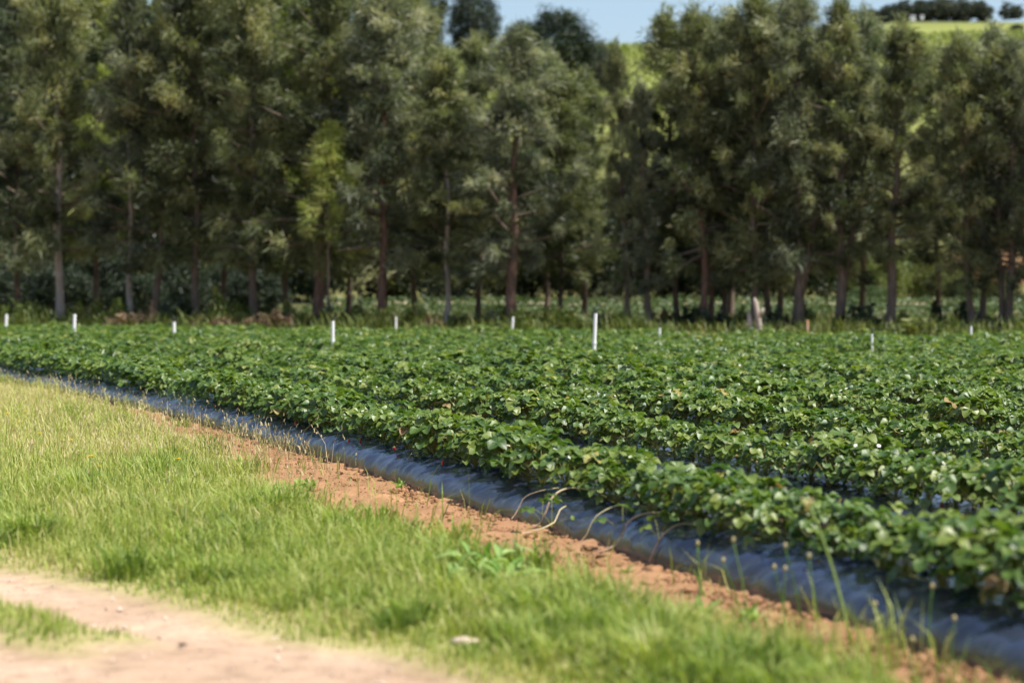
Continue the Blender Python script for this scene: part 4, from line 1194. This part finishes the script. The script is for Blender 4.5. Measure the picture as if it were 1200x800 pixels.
def verge():
    mb = MB()
    def scatter(n, x0, x1, y0, y1):
        # more blades near the viewer, fewer where they are only pixels
        y = 1 / rng.uniform(1 / y1, 1 / y0, n) ** 1.0
        x = rng.uniform(-.30, .26, n) * y
        return x, y
    x, y = scatter(280000, 0, 0, 6.3, 46)
    n, t = to_nt(x, y)
    inner = soil_inner(t) + 0.30 * (fbm(x * 3, y * 3, 101) - .5)
    d_soil = inner - n
    pd = path_d(x, y)
    keep = ((d_soil > 0) | ((d_soil > -.75) & (n < N0 - .06) & (rng.random(len(x)) < .05 * (fbm(x * 3, y * 3, 117) > .52)))) & (pd < 0.10)
    edge = np.where(d_soil > 0, np.clip(d_soil / .25, 0, 1), 1) * np.clip((0.10 - pd) / .5, 0, 1)
    keep &= rng.random(len(x)) < (0.12 + .88 * edge) * np.clip(.35 + 1.3 * fbm(x * 2.5, y * 2.5, 109), 0, 1)
    x, y, n, t, pd, d_soil = x[keep], y[keep], n[keep], t[keep], pd[keep], d_soil[keep]
    m = len(x)
    patch = fbm(x * 1.4, y * 1.4, 103); patch2 = fbm(x * .6, y * .6, 105)
    rise = np.clip((-pd) / 1.0, 0, 1)
    cl = fbm(x * 6, y * 6, 107)
    H = (0.03 + 0.125 * rise) * rng.uniform(.35, 1.6, m) * (0.2 + .8 * patch + 1.1 * cl ** 1.6)
    H *= 1 + .25 * smooth((y - 14) / 12)
    for (wx, wy, wr_) in ((-.09, 10.1, .30), (-.187, 8.45, .13), (.33, 8.9, .16)):      # flattened round the weed clump and the stone
        H *= np.where((x - wx) ** 2 + ((y - wy) * .8) ** 2 < wr_ ** 2, .4, 1)
    tint = np.clip(0.09 + .70 * patch2 - .55 * (cl - .5) + .2 * (patch - .5) + rng.normal(0, .17, m) + .24 * smooth((y - 12) / 8) * smooth((-x - .5) / 2) + .10 * (1 - rise), 0, 1)
    Wd = rng.uniform(.004, .0095, m) * (1 + .02 * np.clip(y - 12, 0, 30))
    # rank tufts with longer, broader blades
    nt_ = 520
    cy = 1 / rng.uniform(1 / 34, 1 / 7.2, nt_); cx = rng.uniform(-.27, .24, nt_) * cy
    cn, ct = to_nt(cx, cy); cd = soil_inner(ct) - cn
    ok = (cd > np.where(ct > 9.5, -.25, .05)) & ((cx + .09) ** 2 + (cy - 9.9) ** 2 > .2) & (path_d(cx, cy) < -.15) & ((cd < .7) | (rng.random(nt_) < .45)) & ((cd > 0) | (rng.random(nt_) < .5))
    cx, cy = cx[ok], cy[ok]; big = rng.uniform(.5, 1.25, len(cx)); cnt = (150 * big).astype(int)
    gx = np.repeat(cx, cnt) + rng.normal(0, .055, cnt.sum()) * np.repeat(big, cnt); gy = np.repeat(cy, cnt) + rng.normal(0, .055, cnt.sum()) * np.repeat(big, cnt)
    gA = np.arctan2(gy - np.repeat(cy, cnt), gx - np.repeat(cx, cnt)) + rng.normal(0, .7, len(gx))
    gV, gq, gt, ga = blades(np.c_[gx, gy, np.zeros(len(gx)) - .005], np.repeat(big, cnt) * rng.uniform(.06, .21, len(gx)), rng.uniform(.006, .014, len(gx)), gA,
                            np.clip(rng.normal(.6, .25, len(gx)), .05, .98), np.clip(np.repeat(rng.normal(.30, .13, len(cx)), cnt) + rng.normal(0, .13, len(gx)), 0, 1))
    mb.add(gV, gq, gt, ga)
    V, q, tt, a = blades(np.c_[x, y, np.zeros(m) - .005], H, Wd, rng.random(m) * 6.283, np.clip(rng.normal(.55, .25, m), .05, 1.0), tint)
    mb.add(V, q, tt, a)
    obj('verge_grass', mb.mesh('verge_grass', M['grass']), label='sunlit short green grass between the sandy track and the bare soil', cat='grass', kind='stuff')
    print('grass blades', m)
    # the hump of grass in the track
    k = 26000
    x = rng.uniform(-4.6, -1.0, k); y = rng.uniform(7.6, 12.5, k)
    d = tuft_d(x, y); keep = (d < 1.0) & (rng.random(k) < np.clip((1.0 - d) / .5, .1, 1))
    x, y, d = x[keep], y[keep], d[keep]; m = len(x)
    H = (.035 + .065 * np.clip(1 - d, 0, 1)) * rng.uniform(.6, 1.4, m)
    tint = np.clip(.22 + .4 * fbm(x * 2, y * 2, 111) + rng.normal(0, .14, m), 0, 1)
    V, q, tt, a = blades(np.c_[x, y, np.zeros(m) - .012], H, rng.uniform(.004, .009, m), rng.random(m) * 6.283, np.clip(rng.normal(.6, .25, m), .05, 1.0), tint)
    mb = MB(); mb.add(V, q, tt, a)
    obj('track_grass', mb.mesh('track_grass', M['grass']), label='low hump of grass in the middle of the sandy track, bottom left', cat='grass', kind='stuff')
    # seeding dry stalks towards the far left, thinning along the soil
    k = 20000
    y = 1 / rng.uniform(1 / 42, 1 / 9.0, k); x = rng.uniform(-.29, .1, k) * y
    n, t = to_nt(x, y)
    ds = soil_inner(t) - n
    pr = smooth((y - 13) / 9) * np.where(ds > -.35, 1, 0) * np.clip(1.2 - np.abs(ds - .15) / 2.2, .10, 1)
    pr = np.where((y > 17) & (n < N0 - .05) & (ds < 0), .75, pr)
    keep = (rng.random(k) < pr * 2.0 * np.clip(2.2 * fbm(x * 2.2, y * 2.2, 121) - .55, 0, 1)) & (n < N0 - .03)
    x, y = x[keep], y[keep]; m = len(x)
    H = rng.uniform(.07, .36, m) * (.6 + .8 * fbm(x * 1.5, y * 1.5, 123)); A = rng.random(m) * 6.283; bnd = rng.uniform(.05, .98, m) ** 1.3
    mb = MB()
    V, q, tt, a = blades(np.c_[x, y, np.zeros(m) - .01], H, np.full(m, .005), A, bnd, rng.uniform(.1, .95, m))
    mb.add(V, q, tt, a)
    # seed heads: small spindles round each tip
    dx = np.c_[np.cos(A), np.sin(A), np.zeros(m)]
    tip = np.c_[x, y, np.zeros(m)] + dx * (H * bnd)[:, None]; tip[:, 2] += H * np.sqrt(1 - bnd ** 2 * .7)
    for rep in range(3):
        P = tip + rng.normal(0, .014, (m, 3)) - np.array([0, 0, .03]) * rep
        V, q, tt, a = blades(P, rng.uniform(.015, .045, m), rng.uniform(.006, .013, m), rng.random(m) * 6.283, rng.uniform(.1, .8, m), rng.uniform(.5, 1, m))
        mb.add(V, q, tt, a)
    obj('seeding_grass', mb.mesh('seeding_grass', M['seed']), label='thin tan seeding grass stalks along the far end of the bare soil', cat='grass', kind='stuff')
verge()

HERB()
# a taller clump of rank grass at the soil edge
def rank_clump(px, py, wid, hgt, cnt, label, mat='grass', tlo=.1, thi=.5, bw=(.008, .016)):
    Y = CH * F / (py - HY); c = at(px, py, Y)
    x = rng.normal(0, wid * .5, cnt); y = rng.normal(0, wid * .5, cnt)
    H = hgt * rng.uniform(.5, 1.1, cnt)
    A = np.arctan2(y, x) + rng.normal(0, .6, cnt)
    V, q, tt, a = blades(np.c_[x, y, np.zeros(cnt) - .01], H, rng.uniform(*bw, cnt), A, np.clip(rng.normal(.6, .25, cnt), .1, .98), rng.uniform(tlo, thi, cnt))
    mb = MB(); mb.add(V, q, tt, a)
    obj('grass_clump', mb.mesh('grass_clump', M[mat]), loc=(c.x, Y, 0), label=label, cat='grass clump')
rank_clump(318, 608, .28, .25, 420, 'rank dark green grass clump reaching into the bare soil at left')
rank_clump(400, 628, .16, .22, 170, 'long-bladed grass clump bending over the bare soil edge')
rank_clump(425, 640, .12, .18, 120, 'small green grass clump right of the long-bladed one')
rank_clump(190, 560, .25, .22, 300, 'dark green tuft in the seeding grass at left')

def broad_weed(px, py, size, nl, label, mat='weed', upright=.6, spread=.3, tall=.25):
    Y = CH * F / (py - HY); c = at(px, py, Y)
    root = obj('broadleaf_weed', None, loc=(c.x, Y, -.005), rz=px * .1, label=label, cat='weed')
    base = None
    r = random.Random(int(px))
    mbs = []
    for v in range(4):
        mb = MB(); L = size * (0.75 + .12 * v)
        V, q = leaflet(L, L * .38, 7, 5, .25, .15 + .12 * v, False)
        mb.add(V, q, None, .35 + .12 * v)
        mbs.append(mb.mesh('leaf', M[mat], True))
    for i in range(nl):
        o = obj('leaf', mbs[i % 4], root, (r.gauss(0, spread * .6) * size, r.gauss(0, spread * .6) * size, r.uniform(0, tall) * size))
        o.rotation_euler = (r.uniform(-.5, .5), -r.uniform(.25, 1.25) * upright - .1, i * 2.4)
        s = r.uniform(.6, 1.1); o.scale = (s, s, s)
broad_weed(578, 690, .105, 120, 'bushy clump of broad-leaved green weeds at the grass edge below the dry runners', upright=1.0, spread=1.9, tall=1.5)
broad_weed(330, 590, .085, 60, 'leafy weed patch at the soil edge left of the long-bladed grass', upright=1.0, spread=1.6, tall=1.4)
broad_weed(467, 573, .085, 12, 'small leafy weed alone on the soil against the film', upright=1.3)
broad_weed(545, 640, .05, 9, 'tiny pale weed seedling in the bare soil', upright=.9)
broad_weed(735, 672, .05, 7, 'tiny green seedling at the foot of the film below the runners', upright=.9)
broad_weed(880, 735, .12, 12, 'leafy weed at the soil edge in front of the bed, lower right', upright=1.2)
broad_weed(822, 722, .10, 14, 'pale leafy weed left of the knobbed stalks', upright=1.4)
broad_weed(360, 575, .11, 16, 'leafy weed on the soil above the rank grass clump', upright=1.2)
broad_weed(700, 735, .13, 26, 'low broad-leaved weed in the grass right of the large weed clump')
broad_weed(250, 620, .12, 22, 'broad-leaved weed in the left grass', upright=.8)

# ------------------------------------------------------------------ dry runners over the film
def runner(px, label, lift=.03, reach=.05, seedlings=(), tint=.4, top=.36, thick=.007, skew=0.0, rise=0.0):
    thick *= .62; seedlings = [(u_, s_ * 1.5) for u_, s_ in seedlings]
    # find t where the bed foot shows at this column
    best = min(np.arange(6, 30, .02), key=lambda tt: abs(600 + F * world_nt(N0, tt)[0] / world_nt(N0, tt)[1] - px))
    pts = []
    for u in np.linspace(0, 1, 14):
        nn = top * (1 - u) - reach * u
        z = np.interp(max(nn, 0.02), PROF[:, 0], PROF[:, 1]) + lift * math.sin(math.pi * u) + rise * (1 - u) ** 2 + .016
        if nn < 0.02: z = max(.012, .07 * (1 - (0.02 - nn) / (reach + .02)))
        tt = best + skew * (1 - u) + .03 * math.sin(u * 6 + px)
        x, y = world_nt(N0 + nn, tt)
        pts.append((float(x), float(y), float(z)))
    c = np.array(pts[-1]); c[2] = 0
    root = obj('dry_runner', None, loc=tuple(c), label=label, cat='plant runner', group='dry runners over the first bed')
    P = np.array(pts) - c
    mb = MB()
    tube(mb, P, np.linspace(thick * .6, thick, 14), k=6, tint=np.repeat(np.linspace(.95, tint, 14), 6), cap=False)
    obj('stem', mb.mesh('stem', M['runner'], True), root)
    for (u, s) in seedlings:
        p = P[int(u * 13)]
        for k in range(3):
            o = obj('leaf', LEAFMESH[(k * 5 + int(px)) % 18], root, tuple(p - np.array([0, 0, .02])))
            o.rotation_euler = (0, 0, k * 2.1 + px); o.scale = (s,) * 3
    return root
runner(634, 'thick pale runner stem arching off the film left of the others, with plantlets', .06, .06, [(.85, .5)], .2, .30, .011, -.05, .03)
runner(655, 'pinkish dry stem lying from the film foot onto the soil', .02, .22, [(.4, .55)], .35, .10, .008, .12)
runner(684, 'thin greenish runner curving down the film beside the thick pale one', .03, .02, [], .7, .36, .005, -.12)
runner(722, 'long dry pinkish runner hanging over the film shoulder to the soil', .05, .12, [(.75, .5)], .15, .34, .010, -.12)
runner(760, 'short dry runner with pale cut tip, rightmost on the film', .04, .0, [(.9, .45)], .25, .27, .008, -.12)
runner(606, 'faint thin dry runner, leftmost of the group on the film', .02, .03, [], .3, .30, .005, .0)
runner(458, 'thin curled tan runner on the film above the small lone weed', .035, -.12, [], .8, .33, .004, .25)
runner(285, 'tan dry stem crossing the film above the seeding grass', .04, .04, [], .9, .36, .005, -.35)

# ------------------------------------------------------------------ plantain stalks and the tall pale stalk
def stalk(px, ytop, pxb, yb, label, thick=.0035, head=True, name='plantain_stalk', tint=.25):
    Y = CH * F / (yb - HY); b = at(pxb, yb, Y); tpt = at(px, ytop, Y)
    root = obj(name, None, loc=(b.x, Y, 0), label=label, cat='weed stalk', group='flower stalks at the soil edge')
    d = np.array([tpt.x - b.x, 0, tpt.z])
    s = np.linspace(0, 1, 8)[:, None]
    P = d * s + np.array([0, .02, 0]) * np.sin(s * 3) + np.array([d[0] * -.12, 0, 0]) * np.sin(s * math.pi)
    P[0, 2] = -.01
    mb = MB(); tube(mb, P, np.linspace(thick, thick * .7, 8), k=5, tint=tint)
    obj('stem', mb.mesh('stem', M['weed'], True), root)
    if head:
        mb = MB(); e = P[-1]
        tube(mb, [e, e + [0, 0, .006], e + [0, 0, .016], e + [0, 0, .024]], [.002, .009, .008, .003], k=7, tint=.6)
        obj('seed_head', mb.mesh('seed_head', M['seed'], True), root)
    else:
        mb = MB(); e = P[-1]
        for k in range(10):
            V, q = leaflet(.05, .012, 4, 3, .2, .3, False)
            mb.add(rot_zyx(V, -.9 + random.uniform(-.4, .3), k * 2.4) + e - np.array([0, 0, .006 * k]), q, None, .7)
        obj('seed_head', mb.mesh('seed_head', M['seed'], True), root)
stalk(860, 636, 880, 742, 'knobbed flower stalk, upper left of the blurred group at the soil edge')
stalk(848, 660, 872, 735, 'knobbed flower stalk leaning left, leftmost of the blurred group')
stalk(921, 643, 944, 752, 'knobbed flower stalk left of the tall pale stalk, the higher one')
stalk(949, 655, 962, 756, 'knobbed flower stalk close to the left of the tall pale stalk')
stalk(921, 670, 920, 745, 'short knobbed flower stalk below the higher one')
stalk(1094, 691, 1090, 780, 'knobbed flower stalk standing alone before the film at right')
stalk(1120, 729, 1118, 790, 'rightmost low knobbed flower stalk before the film')
stalk(1027, 712, 1030, 775, 'knobbed flower stalk just right of the tall pale stalk')
stalk(1071, 754, 1070, 796, 'lowest short knobbed flower stalk at the bottom right')
stalk(908, 668, 925, 748, 'thin knobbed stalk left of the short one')
stalk(948, 588, 999, 760, 'tall thick pale curved grass stalk rising over the strawberry plants, lower right', .0065, False, 'grass_stalk', .95)
stalk(818, 640, 822, 722, 'pale green leafy stalk at the left of the knobbed group', .005, True)

# dandelions in the grass
def dandelion(px, py, label, s=1.0):
    Y = CH * F / (py - HY); Y = Y * .93; c = at(px, py, Y); z = max(c.z, .06) + .05; s *= 1.5
    root = obj('yellow_flower', None, loc=(c.x, Y, 0), label=label, cat='flower', group='yellow flowers in the verge')
    mb = MB(); tube(mb, [(0, 0, -.01), (.004, 0, z * .5), (0, 0, z)], [.0022] * 3, k=5, tint=.4)
    obj('stem', mb.mesh('stem', M['weed'], True), root)
    mb = MB()
    for k in range(18):
        V, q = leaflet(.017 * s * (1 - .3 * (k % 2)), .007 * s, 3, 3, .1, -.15, False)
        mb.add(rot_zyx(V, -.25 - .4 * (k % 2), k * .698) + np.array([0, 0, z]), q)
    obj('petals', mb.mesh('petals', M['dandelion']), root)
dandelion(23, 501, 'brightest yellow flower in the grass near the left edge', 1.5)
dandelion(8, 491, 'yellow flower at the very left edge of the grass', 1.4)
dandelion(31, 488, 'upper yellow flower near the left edge', 1.3)
dandelion(46, 515, 'dull yellow flower below the brightest one', 1.1)
dandelion(83, 523, 'small orange-yellow flower right of the brightest one', 1.1)
dandelion(106, 543, 'yellow flower in the middle of the left grass', 1.3)
dandelion(116, 555, 'faint yellow flower just below the middle one', 1.0)
dandelion(209, 546, 'rightmost small yellow flower in the grass', 1.1)

# ------------------------------------------------------------------ clods and stones
def lump(seed, k=8, rings=4):
    r = np.random.default_rng(seed); V = []
    for i in range(1, rings):
        ph = math.pi * i / rings
        for j in range(k):
            th = 2 * math.pi * (j + .5 * (i % 2)) / k; rr = r.uniform(.55, 1.25)
            V.append((math.sin(ph) * math.cos(th) * rr, math.sin(ph) * math.sin(th) * rr, math.cos(ph) * .75 * rr))
    V.append((0, 0, .7)); V.append((0, 0, -.7)); V = np.array(V)
    q = []; t = []
    for i in range(rings - 2):
        for j in range(k):
            a = i * k + j; b = i * k + (j + 1) % k
            q.append((a, a + k, b + k, b))
    top = (rings - 1) * k; bot = top + 1
    for j in range(k):
        t.append((top, j, (j + 1) % k)); t.append((bot, (rings - 2) * k + (j + 1) % k, (rings - 2) * k + j))
    return V, np.array(q), np.array(t)

def clods():
    mb = MB()
    n = 9000
    t = 1 / rng.uniform(1 / 34, 1 / 6.0, n)
    lo = soil_inner(t) - .12
    f = rng.random(n) ** .55
    nn = lo + (N0 + .02 - lo) * f
    x, y = world_nt(nn, t)
    s = rng.lognormal(math.log(.0046), .62, n) * (.7 + .7 * f)
    s = np.clip(s, .002, .034)
    for v in range(6):
        V, q, tt = lump(40 + v, 6, 4)
        sel = np.arange(n) % 6 == v
        P = np.c_[x[sel], y[sel], s[sel] * .05 + .01 * (fbm(x[sel] * 2, y[sel] * 2, 8) - .5)]
        W, qq, t2, a = inst(V, q, tt, P, rng.random(sel.sum()) * 6.28, s[sel], rng.uniform(-.4, .4, sel.sum()))
        mb.add(W, qq, t2, a)
    obj('soil_clods', mb.mesh('soil_clods', M['clod'], False), label='loose red-brown soil clods along the foot of the film', cat='soil clods', kind='stuff')
    # grit of the track
    n = 1800
    y = rng.uniform(6.5, 14, n); x = rng.uniform(-4, 1.2, n)
    keep = path_d(x, y) > .05; x, y = x[keep], y[keep]; n = len(x)
    s = np.clip(rng.lognormal(math.log(.005), .5, n), .002, .02)
    V, q, tt = lump(60, 6, 4)
    W, qq, t2, a = inst(V, q, tt, np.c_[x, y, s * .1 - .01], rng.random(n) * 6.28, s)
    mb = MB(); mb.add(W, qq, t2, a)
    obj('track_grit', mb.mesh('track_grit', M['stone']), label='small grit lying on the sandy track', cat='grit', kind='stuff')
clods()

def boulder(px, py, wpx, mat, label, seed, name='stone', cat='stone'):
    Y = CH * F / (py - HY); c = at(px, py, Y); s = wpx / F * Y * .5
    V, q, t = lump(seed, 10, 6)
    V = V * np.array([s, s * .7, s * .55])
    o = obj(name, mesh_np(name, V, [q, t], M[mat], None, True), loc=(c.x, Y, s * .2), label=label, cat=cat)
boulder(545, 757, 34, 'stone', 'pale flat stone in the grass at the edge of the track', 71)
boulder(212, 757, 11, 'darkclod', 'small dark clod lying alone on the sandy track', 72, 'dark_clod', 'clod')
boulder(712, 655, 26, 'clod', 'large red soil clod below the runners', 73, 'soil_clod', 'clod')
boulder(765, 672, 30, 'clod', 'largest red soil clod at the foot of the film', 74, 'soil_clod', 'clod')
boulder(690, 643, 16, 'clod', 'small red soil clod just left of the large one', 75, 'soil_clod', 'clod')
boulder(805, 694, 20, 'clod', 'red soil clod right of the largest one', 76, 'soil_clod', 'clod')

# dry orange leaf on the film
def dry_leaf(px, tt, nn, label, L=.09):
    x, y = world_nt(N0 + nn, tt)
    mb = MB(); V, q = leaflet(L, L * .45, 5, 3, .3, .2, False); mb.add(V, q, None, .75)
    z = float(np.interp(nn, PROF[:, 0], PROF[:, 1])) + .012
    o = obj('dry_leaf', mb.mesh('dry_leaf', M['rust'], True), loc=(float(x), float(y), z), rz=2.6, label=label, cat='dead leaf')
dry_leaf(1050, 8.75, .24, 'dead orange leaf lying on the film at the lower right')

print('plants', len(PL), 'rest', NREST, 'objects', len(bpy.data.objects), 'polys', sum(len(m.polygons) for m in bpy.data.meshes))
